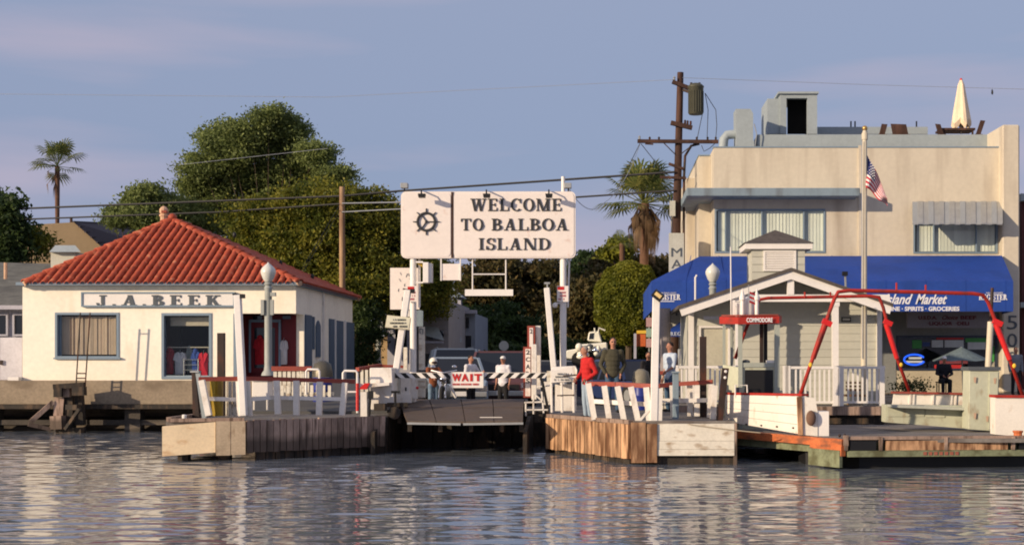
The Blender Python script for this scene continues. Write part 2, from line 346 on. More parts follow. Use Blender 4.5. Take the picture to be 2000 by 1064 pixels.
# ============================================================ SETTING
# water: one sheet to the horizon, with a finely waved patch of real geometry in front
def water_mat():
    m = bpy.data.materials.new('harbour_water'); m.use_nodes = True; n = m.node_tree.nodes; l = m.node_tree.links; b = n['Principled BSDF']
    b.inputs['Base Color'].default_value = (.13, .15, .18, 1); b.inputs['Roughness'].default_value = .06; b.inputs['IOR'].default_value = 2.4
    b.inputs['Specular IOR Level'].default_value = .62
    g = n.new('ShaderNodeNewGeometry'); prev = None
    for sc_, vec, dist, det in ((9, (.4, 1, 1), .002, 2),):
        mp = n.new('ShaderNodeMapping'); mp.inputs['Scale'].default_value = vec; mp.inputs['Rotation'].default_value = (0, 0, .12); l.new(g.outputs['Position'], mp.inputs[0])
        t = n.new('ShaderNodeTexNoise'); t.inputs['Scale'].default_value = sc_; t.inputs['Detail'].default_value = det; l.new(mp.outputs[0], t.inputs[0])
        bp = n.new('ShaderNodeBump'); bp.inputs['Strength'].default_value = 1; bp.inputs['Distance'].default_value = dist; l.new(t.outputs[0], bp.inputs['Height'])
        if prev: l.new(prev.outputs[0], bp.inputs['Normal'])
        prev = bp
    l.new(prev.outputs[0], b.inputs['Normal']); return m
WM = water_mat()
wx0, wx1, wy0, wy1 = -21.0, 15.0, 11.0, 46.0
wmb = MB(); 
for (a, b, c_, d_) in ((-900, 900, -400, wy0), (-900, wx0, wy0, wy1), (wx1, 900, wy0, wy1), (-900, 900, wy1, 80)): wmb.quad((a, c_, 0), (b, c_, 0), (b, d_, 0), (a, d_, 0))
struct(wmb.build('water', WM))
nx, ny = 300, 800
gx = np.linspace(wx0, wx1, nx); gy = np.linspace(wy0, wy1, ny); GX, GY_ = np.meshgrid(gx, gy); GZ = np.zeros_like(GX); rg = np.random.default_rng(21)
for i in range(70):
    lam = np.exp(rg.uniform(np.log(.22), np.log(.95))); k = 2*np.pi/lam; th = rg.normal()*.38; sl = WAVE*(.85 if lam > .5 else 1.0)
    GZ += (sl/k)*np.sin(k*(GX*np.sin(th)+GY_*np.cos(th))+rg.uniform(0, 6.28))
patch = .72+.28*np.sin(GX*.31+1.3*np.sin(GY_*.22))*np.cos(GY_*.37+GX*.12); edge = np.minimum(1, np.minimum((GX-wx0), (wx1-GX))/.6)*np.minimum(1, np.minimum(GY_-wy0, wy1-GY_)/.6)
GZ = GZ*patch*edge
co = np.stack([GX, GY_, GZ], -1).reshape(-1, 3); idx = np.arange(nx*ny, dtype=np.int32).reshape(ny, nx)
fq = np.stack([idx[:-1, :-1], idx[:-1, 1:], idx[1:, 1:], idx[1:, :-1]], -1).reshape(-1, 4); me = bpy.data.meshes.new('waves'); me.vertices.add(len(co)); me.vertices.foreach_set('co', co.ravel())
me.loops.add(fq.size); me.loops.foreach_set('vertex_index', fq.ravel()); me.polygons.add(len(fq)); me.polygons.foreach_set('loop_start', np.arange(0, fq.size, 4, dtype=np.int32)); me.update(); me.shade_smooth(); me.materials.append(WM)
wo = bpy.data.objects.new('water', me); C.objects.link(wo); struct(wo)
# land sheets
struct(MB().bb(-900, -5.62, 46.4, 2500, -2, 1.60).build('ground', asphalt))
struct(MB().bb(2.2, 900, 43.6, 2500, -2, 1.15).build('pavement', concrete))
struct(MB().bb(-5.60, 2.18, 37.4, 2500, -2, .84).build('street', asphalt))
# quay of concrete on piles under the cream office
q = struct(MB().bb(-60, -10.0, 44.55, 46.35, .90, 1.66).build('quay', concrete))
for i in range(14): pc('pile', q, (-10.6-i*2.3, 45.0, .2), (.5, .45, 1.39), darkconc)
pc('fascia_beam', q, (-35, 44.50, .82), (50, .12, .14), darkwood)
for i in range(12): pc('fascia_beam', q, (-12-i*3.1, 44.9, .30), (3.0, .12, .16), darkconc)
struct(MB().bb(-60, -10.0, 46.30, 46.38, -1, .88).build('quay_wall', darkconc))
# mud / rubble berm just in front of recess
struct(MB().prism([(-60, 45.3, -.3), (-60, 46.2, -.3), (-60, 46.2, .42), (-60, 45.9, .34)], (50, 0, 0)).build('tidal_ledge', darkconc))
# retaining wall beneath the ramp
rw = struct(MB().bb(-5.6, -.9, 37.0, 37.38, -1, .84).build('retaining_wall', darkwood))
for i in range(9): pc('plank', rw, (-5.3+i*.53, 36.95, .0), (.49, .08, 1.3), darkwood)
# sloping grey apron from left dock up to the quay
struct(MB().prism([(-9.98, 36.0, .80), (-9.98, 46.0, 1.50), (-9.98, 46.0, 1.70), (-9.98, 36.0, .98)], (4.6, 0, 0)).build('apron', asphalt))

# ============================================================ CREAM OFFICE (left)
FY = 45.0
def bx_(px): return X(px, FY)
bk = thing('office_building', 'cream stucco waterfront office with red tiled hip roof and name board', 'building', (-14.2, 50, 1.66))
XL, XR, Y0, Y1, ZE, ZB = X(44, FY), -9.95, FY, 55.2, Z(558, FY), 1.60
def px2x(p): return X(p, FY)
def wallbits(y):   # front wall pieces leaving window openings
    z = lambda p: Z(p, FY)
    m = MB(); T = .25
    x1a, x1b, z1a, z1b = px2x(108), px2x(231), z(699), z(611)
    x2a, x2b, z2a, z2b = px2x(317), px2x(411), z(738), z(613)
    x3a, x3b, z3b = px2x(456), px2x(575), z(612)
    m.bb(XL, x1a, y, y+T, ZB, ZE); m.bb(x1a, x1b, y, y+T, ZB, z1a); m.bb(x1a, x1b, y, y+T, z1b, ZE)
    m.bb(x1b, x2a, y, y+T, ZB, ZE); m.bb(x2a, x2b, y, y+T, ZB, z2a); m.bb(x2a, x2b, y, y+T, z2b, ZE)
    m.bb(x2b, x3a, y, y+T, ZB, ZE); m.bb(x3a, XR, y, y+T, z3b, ZE)
    return m
wb = wallbits(FY)
sy = lambda px: abs(XR)*2700/(1175-px)         # depth on the right-hand wall from a photo column
wb.bb(XL, XL+.25, FY+.25, Y1, ZB, ZE); wb.bb(XR-.25, XR, FY+1.2, Y1, ZB, ZE); wb.bb(XL+.25, XR-.25, Y1-.25, Y1, ZB, ZE)
wb.bb(XR-.25, XR, FY+.25, FY+1.2, Z(612, FY), ZE)
wb.build('wall', cream, bk)
MB().bb(px2x(456)-.1, XR-.25, FY+1.2, FY+1.3, ZB, Z(612, FY)).build('porch_wall', darkred, bk)
MB().bb(px2x(456)-.12, px2x(456)-.002, FY+.25, FY+1.2, ZB, Z(612, FY)).build('porch_side', bluegrey, bk)
MB().bb(px2x(456), XR-.25, FY+.25, FY+1.2, ZB, ZB+.10).build('porch_floor', concrete, bk)
MB().bb(px2x(456), px2x(468), FY-.02, FY+.25, ZB, Z(612, FY)-.002).build('porch_post', bluegrey, bk)
# porch door and glass
d = MB(); 
for a, b, c, e in ((486, 628, 490, 727), (544, 628, 548, 727), (486, 624, 548, 629)): d.pbox(a, b, c, e, FY+1.10, .09)
d.build('door_frame', bluegrey, bk)
MB().pbox(490.5, 629.5, 543.5, 727, FY+1.13, .05).build('door', darkred, bk)
MB().pbox(497, 640, 537, 718, FY+1.115, .012).build('door_glass', blackglass, bk)
MB().pbox(494, 616, 512, 623, FY+1.17, .02).build('pane', blackglass, bk)
MB().pbox(552, 616, 568, 623, FY+1.17, .02).build('pane', blackglass, bk)
# window 1 with curtains
def frame(px0, py0, px1, py1, Y, w, m, name='window_frame', par=bk, d=.12, sill=True):
    f = MB().pbox(px0, py0, px0+w, py1, Y, d).pbox(px1-w, py0, px1, py1, Y, d).pbox(px0+w, py0, px1-w, py0+w, Y, d).pbox(px0+w, py1-w, px1-w, py1, Y, d)
    return f.build(name, m, par)
wf = frame(107, 610, 232, 699.5, FY-.03, 4.5, bluegrey, d=.24)
MB().pbox(104, 698, 235, 701, FY-.10, .14).build('sill', bluegrey, bk)
MB().pbox(107.5, 613, 120, 699, FY+.13, .03).build('reveal', bluegrey, bk)
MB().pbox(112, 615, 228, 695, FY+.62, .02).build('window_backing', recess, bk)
x = 118
while x < 227:
    ww = rnd.uniform(2.6, 4.6)
    pcp('curtain_fold', bk, x, 618, x+ww-.4, 692, FY+.20+rnd.uniform(0, .06), .05, curtain); x += ww
MB().pbox(112, 614.6, 227.6, 695, FY+.10, .012).build('window_pane', glass, bk)
# window 2 (shop window with clothing)
frame(315, 611, 413, 740, FY-.03, 5, bluegrey, d=.24)
MB().pbox(320, 733, 408, 738, FY+.02, .3).build('sill', mat('pale_blue_sill', (.32, .40, .45), .5), bk)
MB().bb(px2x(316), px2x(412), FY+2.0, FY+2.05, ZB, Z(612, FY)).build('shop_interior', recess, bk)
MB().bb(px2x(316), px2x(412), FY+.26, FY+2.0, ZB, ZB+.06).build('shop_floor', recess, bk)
MB().pbox(333, 619, 408, 636, FY+.40, .03).build('roller_blind', mat('beige_blind', (.55, .47, .36), .8), bk)
MB().pbox(320, 616, 408, 733, FY+.10, .01).build('window_pane', glass, bk)
# eave fascia
MB().bb(XL-.08, XR+.15, FY-.34, FY-.22, ZE, ZE+.10).bb(XR+.06, XR+.16, FY-.2, Y1+.2, ZE, ZE+.10).build('gutter', bluegrey, bk)
MB().bb(XL-.08, XR+.05, FY-.22, Y1+.2, ZE+.005, ZE+.05).build('soffit', bluegrey, bk)
# right-hand wall joinery
def sidebox(pa, pb, za, zb, m, name, d=.05): 
    return MB().bb(XR, XR+d, sy(pa), sy(pb), za, zb).build(name, m, bk)
shut = mat('shutter_slate_blue', (.075, .115, .17), .6, .15, 2)
zz = lambda py, px: Z(py, sy(px))
sidebox(595, 607, ZB, zz(614, 595), shut, 'shutter')
sidebox(610, 613, zz(682, 610), zz(618, 610), shut, 'shutter', .04)
MB().prism([(XR-.01, sy(616), zz(697, 616)), (XR-.01, sy(624.5), zz(697, 616)), (XR-.01, sy(624.5), zz(636, 620)), (XR-.01, sy(622), zz(628, 620)), (XR-.01, sy(620), zz(625.5, 620)), (XR-.01, sy(618), zz(629, 620)), (XR-.01, sy(616), zz(637, 620))], (.05, 0, 0)).build('arched_window', shut, bk)
sidebox(642, 651, ZB, zz(622, 642), shut, 'shutter'); sidebox(654, 669, ZB, zz(622, 642)-.02, shut, 'shutter', .04); sidebox(674, 690, ZB, zz(622, 642)-.02, shut, 'shutter', .04)
sidebox(652, 653.4, ZB, zz(622, 642)+.02, whiteclean, 'door_post', .07); sidebox(671.5, 673, ZB, zz(622, 642)+.02, whiteclean, 'door_post', .07)
sidebox(628.5, 630, ZB, ZE, white, 'downpipe', .07)
# roof
RYF, RXL, RXR, RYB, RZ = FY-.35, X(47, 44.65), XR+.22, Y1+.35, Z(555, 44.65)
AP = P(337, 431, 49.4)
rb = MB().add([(RXL, RYF, RZ), (RXR, RYF, RZ), (RXR, RYB, RZ), (RXL, RYB, RZ), AP-Vector((0, 0, .06))], [(0, 1, 4), (1, 2, 4), (2, 3, 4), (3, 0, 4), (3, 2, 1, 0)])
roof = rb.build('roof', tilepan, bk)
def barrel(L_=.47, r0=.094, r1=.102, n=7):
    vs = []; 
    for (y, r) in ((0, r1), (L_, r0)):
        for k in range(n): t = math.pi*k/(n-1); vs.append((math.cos(t)*r, y, math.sin(t)*r*.95))
    k = len(vs); vs += [(a[0]*.78, a[1], a[2]*.78) for a in vs[:n]]
    fs = [(i, i+1, n+i+1, n+i) for i in range(n-1)]+[(k+i, k+i+1, i+1, i) for i in range(n-1)]
    return vs, fs
tv, tf = barrel(); tme = bpy.data.meshes.new('roof_tile'); tme.from_pydata(tv, [], tf); tme.shade_smooth(); tme.materials.append(tile)
def slope_tiles(A, B, apex, single):
    A = Vector(A); B = Vector(B); u = (B-A).normalized(); n_ = u.cross(apex-A).normalized()
    if n_.z < 0: n_ = -n_
    v = n_.cross(u).normalized()
    if v.dot(apex-A) < 0: v = -v
    H_ = (apex-A).dot(v); ua = (apex-A).dot(u); W_ = (B-A).length; per = .262; nc = int(W_/per); rows = int(H_/.40); out = []
    for r in range(rows+1):
        for c_ in range(nc+1):
            uu = (c_+.5)*W_/(nc+1); vv = r*.40
            vm_ = vv+.2
            if uu < ua*vm_/H_-.03 or uu > W_-(W_-ua)*vm_/H_+.03 or vm_ > H_: continue
            out.append((A+u*uu+v*vv+n_*(.020+.007*rnd.random()), u, v, n_))
    if single:
        for p, u, v, n_ in out:
            o = bpy.data.objects.new('roof_tile', tme); C.objects.link(o); o.parent = bk
            M4 = Matrix((u, v, n_)).transposed().to_4x4(); M4 = M4@Matrix.Rotation(R(1.5+rnd.uniform(-.5, .5)), 4, 'X').inverted()@Matrix.Rotation(rnd.uniform(-.02, .02), 4, 'Z')
            o.matrix_basis = Matrix.Translation(p-base_of(bk))@M4
        return len(out)
    mb = MB()
    for p, u, v, n_ in out: mb.add([p+u*a[0]+v*a[1]+n_*(a[2]+(.47-a[1])*.03) for a in tv], tf)
    stuff(mb.build('roof_tiles_side', tile, bk, smooth=True))
slope_tiles((RXL, RYF-.04, RZ), (RXR, RYF-.04, RZ), AP, True)
slope_tiles((RXR+.04, RYF, RZ), (RXR+.04, RYB, RZ), AP, False)
# ridge caps on hips
cv, cf = barrel(.50, .12, .145, 8); cme = bpy.data.meshes.new('ridge_tile'); cme.from_pydata(cv, [], cf); cme.shade_smooth(); cme.materials.append(tile)
for A, big in (((RXL, RYF, RZ), 1), ((RXR, RYF, RZ), 1), ((RXR, RYB, RZ), 1)):
    A = Vector(A); d_ = AP-A; n = int(d_.length/.42); dn = d_.normalized(); sd_ = dn.cross(Vector((0, 0, 1))).normalized(); up = sd_.cross(dn).normalized()
    MB().tube([A+up*.02, AP+up*.02], .085, 8).build('mortar_bed', mortar, bk)
    for i in range(n):
        o = bpy.data.objects.new('ridge_tile', cme); C.objects.link(o); o.parent = bk
        M4 = Matrix((sd_, dn, up)).transposed().to_4x4()@Matrix.Rotation(R(-3), 4, 'X')
        o.matrix_basis = Matrix.Translation(A+dn*(i*.42)+up*(.035+.01*rnd.random())-base_of(bk))@M4
MB().ell(AP+Vector((0, 0, .12)), (.16, .16, .14)).build('finial', tile, bk, smooth=True)
ch = MB().lathe(P(320, 437, 50.3)-Vector((0, 0, .7)), [(.13, 0), (.13, .95), (.17, .97), (.17, 1.02), (.11, 1.05), (.16, 1.1), (.16, 1.22), (.10, 1.30), (.04, 1.34)], 10).build('chimney', mortar, bk)
MB().pbox(315, 411, 325, 415, 50.12, .34).build('chimney_slot', tilepan, ch)
for (px, py) in ((548, 514), (610, 541), (458, 459)): MB().ell(P(px, py, 51.2), (.07, .07, .12)).build('roof_vent', black, bk)
# name board
sg = thing('name_board', 'long white name board reading J.A.BEEK in grey slab letters above the office windows', 'sign', P(308, 598, FY-.08))
MB().pbox(161, 573, 455, 596, FY-.09, .05).build('board', whiteclean, sg)
MB().pbox(158, 570, 458, 573, FY-.12, .12).pbox(158, 596, 458, 599, FY-.12, .12).pbox(158, 573, 161, 596, FY-.12, .12).pbox(455, 573, 458, 596, FY-.12, .12).build('sign_frame', bluegrey, sg)
serif('J.A.BEEK', 187, 576, 430, 597, FY-.115, greyletter, sg, .02, .34, style=(.24, .11, .12))

# clothes on sale
def garment(label, px0, py0, px1, py1, Y, m, hood=False):
    w_ = px1-px0; h = py1-py0; cx = (px0+px1)/2
    pts = [(cx-w_*.15, py0), (cx-w_*.36, py0+h*.06), (cx-w_*.5, py0+h*.35), (cx-w_*.36, py0+h*.40), (cx-w_*.34, py1), (cx+w_*.34, py1-h*.02), (cx+w_*.36, py0+h*.40), (cx+w_*.5, py0+h*.33), (cx+w_*.36, py0+h*.06), (cx+w_*.15, py0), (cx, py0+h*.07)]
    t = thing('hoodie' if hood else 't_shirt', label, 'hoodie' if hood else 'shirt', P(cx, py1, Y))
    mb = MB(); n = len(pts); Fv = [P(a, b, Y+.03*math.sin(i*2.1)) for i, (a, b) in enumerate(pts)]; c0 = P(cx, py0+h*.5, Y-.06)
    Bv = [p+Vector((0, .12, 0)) for p in Fv]
    mb.add(Fv+[c0]+Bv, [(i, (i+1) % n, n) for i in range(n)]+[tuple(range(2*n, n, -1))]+[(i, i+n+1, (i+1) % n+n+1, (i+1) % n) for i in range(n)])
    mb.build('body', m, t)
    if hood: MB().ell(P(cx, py0, Y+.05), (.09, .09, .11)).build('hood', m, t)
    MB().tube([P(cx, py0+3, Y+.03), P(cx, py0-3, Y+.03), P(cx+1, py0-4.5, Y+.05)], .006, 5).build('hanger_hook', galv, t)
mr_ = mat('red_cotton', (.42, .012, .02), .85, .25, 6); mw_ = mat('white_cotton', (.62, .60, .60), .85, .1, 6); mb_ = mat('blue_cotton', (.03, .07, .28), .85, .2, 6); mg_ = mat('grey_cotton', (.30, .33, .30), .85, .15, 6)
garment('red hooded top at the left end of the shop window rail', 322, 682, 341, 731, FY+.55, mr_, True)
garment('white t shirt second from left in the shop window', 338, 687, 364, 731, FY+.45, mw_)
garment('grey hooded top between the white and blue shirts in the shop window', 362, 681, 378, 726, FY+.66, mg_, True)
garment('blue hooded top in the shop window left of the red shirt', 372, 686, 392, 728, FY+.5, mb_, True)
garment('red shirt at the right end of the shop window rail', 386, 688, 409, 734, FY+.42, mat('scarlet_cotton', (.55, .012, .03), .85, .2, 6))
garment('red hooded top hanging inside the dark red porch door', 494, 660, 520, 712, FY+1.0, mr_, True)
garment('white t shirt hanging right of the porch door', 546, 664, 562, 712, FY+1.08, mw_)
garment('pale shirt on the left side of the red porch', 458, 664, 466, 712, FY+1.0, mw_)
rk = thing('clothes_rail', 'chrome clothes rail behind the shop window', 'clothes rail', P(360, 733, FY+.5))
MB().tube([P(320, 678, FY+.5), P(408, 678, FY+.5)], .018, 6).build('rail', creampole, rk)
for p_ in (322, 407): MB().tube([P(p_, 678, FY+.5), P(p_, 738, FY+.5)], .012, 6).build('leg', galv, rk)
tr = thing('display_rack', 'low white wire display rack in front of the shirts in the shop window', 'rack', P(370, 738, FY-.3))
for y_ in (702, 712, 722): MB().tube([P(358, y_, FY+.36), P(388, y_, FY+.36)], .012, 5).build('shelf_bar', galv, tr)
for p_ in (359, 387): MB().tube([P(p_, 700, FY+.36), P(p_, 736, FY+.36)], .012, 5).build('leg', galv, tr)

# ============================================================ RIGHT BUILDING
GY = 50.0
gb = thing('market_building', 'tan two storey stucco market building with stepped parapet and grey roof rooms', 'building', (9, 55, 1.15))
xm0 = X(1403, GY); xm1 = X(1957, GY); zt = Z(289, GY)
wm = MB()
wa = (1397, 1611, 409, 493); wb2 = (1783, 1956, 433, 495)
def fwall(y):
    z0 = 1.15+2.9; T = .3
    cols = [1403, 1610, 1783, 1948, 1957]
    wm.bb(X(1394, GY), X(1397, GY), y, y+T, z0, zt)
    wm.bb(X(1397, GY), X(1611, GY), y, y+T, z0, Z(493, GY)); wm.bb(X(1397, GY), X(1611, GY), y, y+T, Z(409, GY), zt)
    wm.bb(X(1611, GY), X(1785, GY), y, y+T, z0, zt)
    wm.bb(X(1785, GY), X(1948, GY), y, y+T, z0, Z(494, GY)); wm.bb(X(1785, GY), X(1948, GY), y, y+T, Z(436, GY), zt)
    wm.bb(X(1948, GY), X(1957, GY), y, y+T, z0, zt)
fwall(GY)
wm.bb(X(1394, GY), X(1394, GY)+.3, GY+.3, 66, 1.15, zt)
wm.bb(X(1394, GY)+.3, 14.4, GY+.3, 66, Z(289, GY)-.75, Z(289, GY)-.5)
wm.build('wall', tan, gb)
MB().bb(X(1365, 51.4), X(1394, GY)-.004, 51.4, 62, 1.15, Z(305, 51.4)).build('side_bay', tan, gb)
MB().bb(X(1341, 53.8), X(1365, 51.4)-.004, 53.8, 66, 1.15, Z(348, 53.8)).build('rear_bay', tan, gb)
MB().bb(X(1957, 49.6)+.003, X(1991, 49.6), 49.55, 66, 1.15, Z(244, 49.6)).build('pilaster', tan, gb, bevel=.05)
MB().pbox(1677, 284, 1683, 502, GY-.06, .058).build('pilaster_strip', tan, gb)
MB().bb(X(1394, GY)-.02, X(1957, GY), GY-.02, GY+.34, zt+.004, zt+.05).build('coping', bluegrey, gb)
MB().bb(X(1365, 51.4)-.02, X(1394, GY)-.03, 51.36, 62, Z(305, 51.4)+.004, Z(305, 51.4)+.05).build('coping', bluegrey, gb)
MB().bb(X(1341, 49), X(1680, 49), 49.0, GY-.003, Z(383, 49), Z(367, 49)).bb(X(1341, 49), X(1394, GY)-.003, GY-.003, 54, Z(383, 49), Z(367, 49)).build('ledge', ledgegrey, gb, bevel=.02)
# roof structures
rp = MB().bb(X(1480, 51.5), X(1956, 51.5), 51.5, 51.8, 9.5, Z(263, 51.5)).bb(X(1480, 51.5), X(1480, 51.5)+.3, 51.8, 60, 9.5, Z(263, 51.5)).build('roof_parapet', roofgrey, gb)
MB().pbox(1597, 248, 1812, 262, 54, .1).build('roof_screen', roofgrey, gb)
ph = MB().pbox(1524, 181, 1536, 262, 52.4, .2).pbox(1577, 181, 1596, 262, 52.4, .2).pbox(1536, 181, 1577, 192, 52.4, .2).bb(X(1524, 52.4), X(1528, 52.4), 52.6, 55, 9.5, Z(181, 52.4)).bb(X(1592, 52.4), X(1596, 52.4), 52.6, 55, 9.5, Z(181, 52.4)).bb(X(1524, 52.4), X(1596, 52.4), 52.6, 55, Z(185, 52.4), Z(181, 52.4)).build('stair_head', roofgrey, gb)
MB().pbox(1538, 193, 1575, 262, 53.4, .05).build('stair_head_opening', recess, ph)
MB().pbox(1520, 179, 1599, 183, 52.3, 2.9).build('stair_head_roof', roofgrey, ph)
MB().pbox(1499, 193, 1523.5, 262, 52.5, 2).build('roof_room', roofgrey, gb)
MB().pprism([(1437, 213), (1466, 213), (1471, 222), (1471, 290), (1438, 290)], 51.3, .9).build('vent_housing', roofgrey, gb)
MB().tube([P(1412, 292, 51.6), P(1414, 272, 51.6), P(1420, 264, 51.6), P(1438, 262, 51.6)], .17, 12).build('duct', roofgrey, gb, smooth=True)
MB().tube([P(1473, 242, 51.3), P(1478, 262, 51.3), P(1474, 290, 51.3)], .02, 6).build('conduit', galv, gb)
for p_ in (1662, 1670, 1790): MB().tube([P(p_, 250, 54.3), P(p_, 237, 54.3)], .03, 6).build('vent_pipe', black, gb)
# windows with blinds
def blinds(px0, py0, px1, py1, muls, label=None):
    f = frame(px0, py0, px1, py1, GY-.03, 3.2, bluegrey, 'window_frame', gb, .2)
    MB().pbox(px0+3, py0+3, px1-3, py1-3, GY+.29, .02).build('window_backing', recess, f)
    for a in muls: MB().pbox(a-1.1, py0+3.3, a+1.1, py1-3.3, GY-.01, .1).build('mullion', bluegrey, f)
    x = px0+6
    while x < px1-8:
        o = pcp('blind_slat', f, x, py0+4, x+7.4, py1-4, GY+.12, .012, blind); o.rotation_euler = (0, 0, R(rnd.uniform(-13, -7))); x += 6.6
    MB().pbox(px0+3.3, py0+3.3, px1-3.3, py1-3.3, GY+.045, .008).build('pane', glass, f)
blinds(1396, 408, 1612, 494, (1488, 1570, 1417))
blinds(1784, 434, 1949, 495, (1824, 1907))
# metal awning
aw = MB()
for i in range(17):
    a = 1782+i*175/17; b = a+175/17
    h_ = .022 if i % 2 else 0
    pts = [P(a, 394, GY-.02), P(b, 394, GY-.02), P(b+.5, 436, 48.75), P(a+.5, 436, 48.75)]
    n_ = Vector((0, -.55, .83))
    pts = [p+n_*h_ for p in pts]
    MB().prism(pts, Vector((0, .02, -.03))).prism([pts[3], pts[2], pts[2]+Vector((0, 0, -.05)), pts[3]+Vector((0, 0, -.05))], Vector((0, .02, 0))).build('awning_panel', galv if i % 3 else mat('awning_dull', (.30, .32, .33), .5, .1, 2), gb)
MB().prism([P(1957, 394, GY-.02), P(1957.5, 436, 48.75), P(1957.5, 440, GY-.02)], (.02, 0, 0)).build('awning_cheek', galv, gb)
# blue fabric awning
AY = 46.9
ab = thing('shop_awning', 'long royal blue canvas awning of the market, white lettering along its front', 'awning', P(1620, 608, AY))
x0, x1 = X(1272, AY), X(1979, AY); za, zb = Z(549, AY), Z(608, AY); xb0, zb0 = X(1366, GY), Z(501, GY)
MB().add([(x0, AY, zb), (x1, AY, zb), (x1, AY, za), (x0, AY, za)], [(0, 1, 2, 3)]).add([(x0, AY, za), (x1, AY, za), (X(1957, 49.5), 49.5, zb0), (xb0, 49.9, zb0)], [(0, 1, 2, 3)]).add([(x0, AY, zb), (x0, AY, za), (x0, 58, za), (x0, 58, zb)], [(0, 1, 2, 3)]).add([(x0, AY, za), (xb0, 49.9, zb0), (xb0, 58, zb0), (x0, 58, za)], [(0, 1, 2, 3)]).add([(x1, AY, zb), (x1, AY, za), (X(1957, 49.5), 49.5, zb0), (X(1957, 49.5), 49.5, zb)], [(0, 1, 2, 3)]).build('canvas', blueaw, ab)
for i in range(9):
    a = 1340+i*78; MB().bar(P(a, 548.5, AY-.004), P(a, 608, AY-.004), .012, .012).build('canvas_seam', blueaw, ab); q0 = P(a, 549, AY); q1 = Vector((q0.x+(.35 if i < 1 else 0), 49.75, zb0)); MB().bar(q0+Vector((0, 0, .01)), q1+Vector((0, 0, .012)), .02, .012).build('canvas_seam', blueaw, ab)
MB().bb(x0, x1, AY+.02, AY+.06, zb, zb+.04).bb(x0, x1, AY+.02, AY+.06, za-.05, za-.01).build('awning_bar', galv, ab)
wl = mat('white_lettering', (.78, .78, .80), .7, .05, 3)
bfont('lettering', 'Island', 1727, 574, 1783, 594, AY-.012, wl, ab, shear=.45, bold=.02)
bfont('lettering', 'Market', 1788, 574, 1850, 594, AY-.012, wl, ab, shear=.45, bold=.02)
bfont('lettering', 'WINE \u00b7 SPIRITS \u00b7 GROCERIES', 1727, 598.5, 1874, 607, AY-.012, wl, ab, bold=.03)
for a, b in ((1275, 1329), (1912, 1967)):
    serif('REGISTER', a, 574.5, b, 585.5, AY-.014, wl, ab, .01, .06, 'lettering', False, (.25, .12, .1))
    MB().pbox(a+13, 587.5, b-12, 589, AY-.012, .01).build('lettering_rule', wl, ab)
    bfont('lettering', 'THE ORANGE COUNTY', a+14, 570.5, b-8, 573, AY-.012, wl, ab)
# small second awning and door below, on the left corner
a2 = thing('small_awning', 'small blue canvas awning over the corner door, half hidden by the pavilion', 'awning', P(1330, 657, 47.4))
MB().prism([P(1305, 645, 47.0), P(1343, 619, 48.4), P(1343, 619, 49.9), P(1305, 645, 49.9)], (0, 0, -.02)).build('canvas_top', blueaw, a2)
MB().add([P(1305, 645, 47.0), P(1390, 640, 47.0), P(1390, 657, 47.0), P(1305, 657, 47.0)], [(0, 1, 2, 3)]).add([P(1305, 645, 47.0), P(1345, 617, 48.6), P(1390, 617, 48.6), P(1390, 640, 47.0)], [(0, 1, 2, 3)]).build('canvas', blueaw, a2)
serif('REGISTER', 1309, 648, 1360, 655, 46.97, mat('faded_lettering', (.45, .5, .6), .7), a2, .01, .06, 'lettering', False, (.25, .12, .1))
# ground floor
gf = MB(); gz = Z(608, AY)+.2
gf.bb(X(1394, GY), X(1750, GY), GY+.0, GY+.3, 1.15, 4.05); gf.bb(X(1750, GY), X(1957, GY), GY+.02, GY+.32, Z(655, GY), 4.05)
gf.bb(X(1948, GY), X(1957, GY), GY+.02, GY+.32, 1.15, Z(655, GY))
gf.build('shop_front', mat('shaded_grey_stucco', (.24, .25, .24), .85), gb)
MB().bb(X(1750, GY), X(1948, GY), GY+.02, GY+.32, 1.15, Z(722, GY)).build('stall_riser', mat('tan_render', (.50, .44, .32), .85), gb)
MB().bb(x0+1.9, 14.5, 49.9, 50.0, 4.05, 4.1).build('awning_soffit', roofgrey, gb)
fr = frame(1752, 655, 1948, 723, GY-.02, 4, mat('dark_frame', (.03, .04, .07), .4), 'shop_window', gb, .1)
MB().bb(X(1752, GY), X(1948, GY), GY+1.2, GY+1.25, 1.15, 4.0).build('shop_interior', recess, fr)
MB().pbox(1756, 658, 1944, 719, GY+.06, .01).build('pane', glass, fr)
pr = mat('poster_red', (.5, .03, .03), .5); pw = mat('poster_white', (.55, .6, .62), .5); pg = mat('poster_green', (.06, .3, .07), .5); pb = mat('poster_dark_blue', (.03, .06, .2), .5)
for a, b, c, e, m_ in ((1829, 659, 1882, 663, pr), (1820, 664, 1842, 678, pw), (1845, 664, 1882, 678, pw), (1886, 660, 1935, 668, pg), (1890, 668, 1925, 682, pw), (1926, 676, 1942, 706, pg), (1782, 664, 1800, 680, pg), (1825, 712, 1880, 719, pr), (1802, 668, 1816, 676, pb), (1835, 700, 1890, 710, mat('poster_maroon', (.2, .05, .06), .5))):
    MB().pbox(a, b, c, e, GY+.03, .015).build('poster', m_, fr)
ov = MB().tube([P(1786+20*math.cos(t), 702+10*math.sin(t), GY+.02) for t in [R(20+i*15) for i in range(22)]], .035, 6).build('neon_oval', mat('neon_blue', (.02, .08, .6), .4, emit=(.01, .10, .85)), fr)
MB().pbox(1775, 697, 1800, 701, GY+.02, .01).pbox(1770, 704, 1802, 708, GY+.02, .01).build('neon_text_bar', pw, fr)
bs = thing('hanging_sign', 'faded pink and grey sign board with dark red USDA beef lettering under the blue awning', 'sign', P(1850, 640, 48.6))
MB().pbox(1772, 607, 1931, 640, 48.6, .12).build('board', mat('grey_pink_board', (.30, .27, .28), .7), bs)
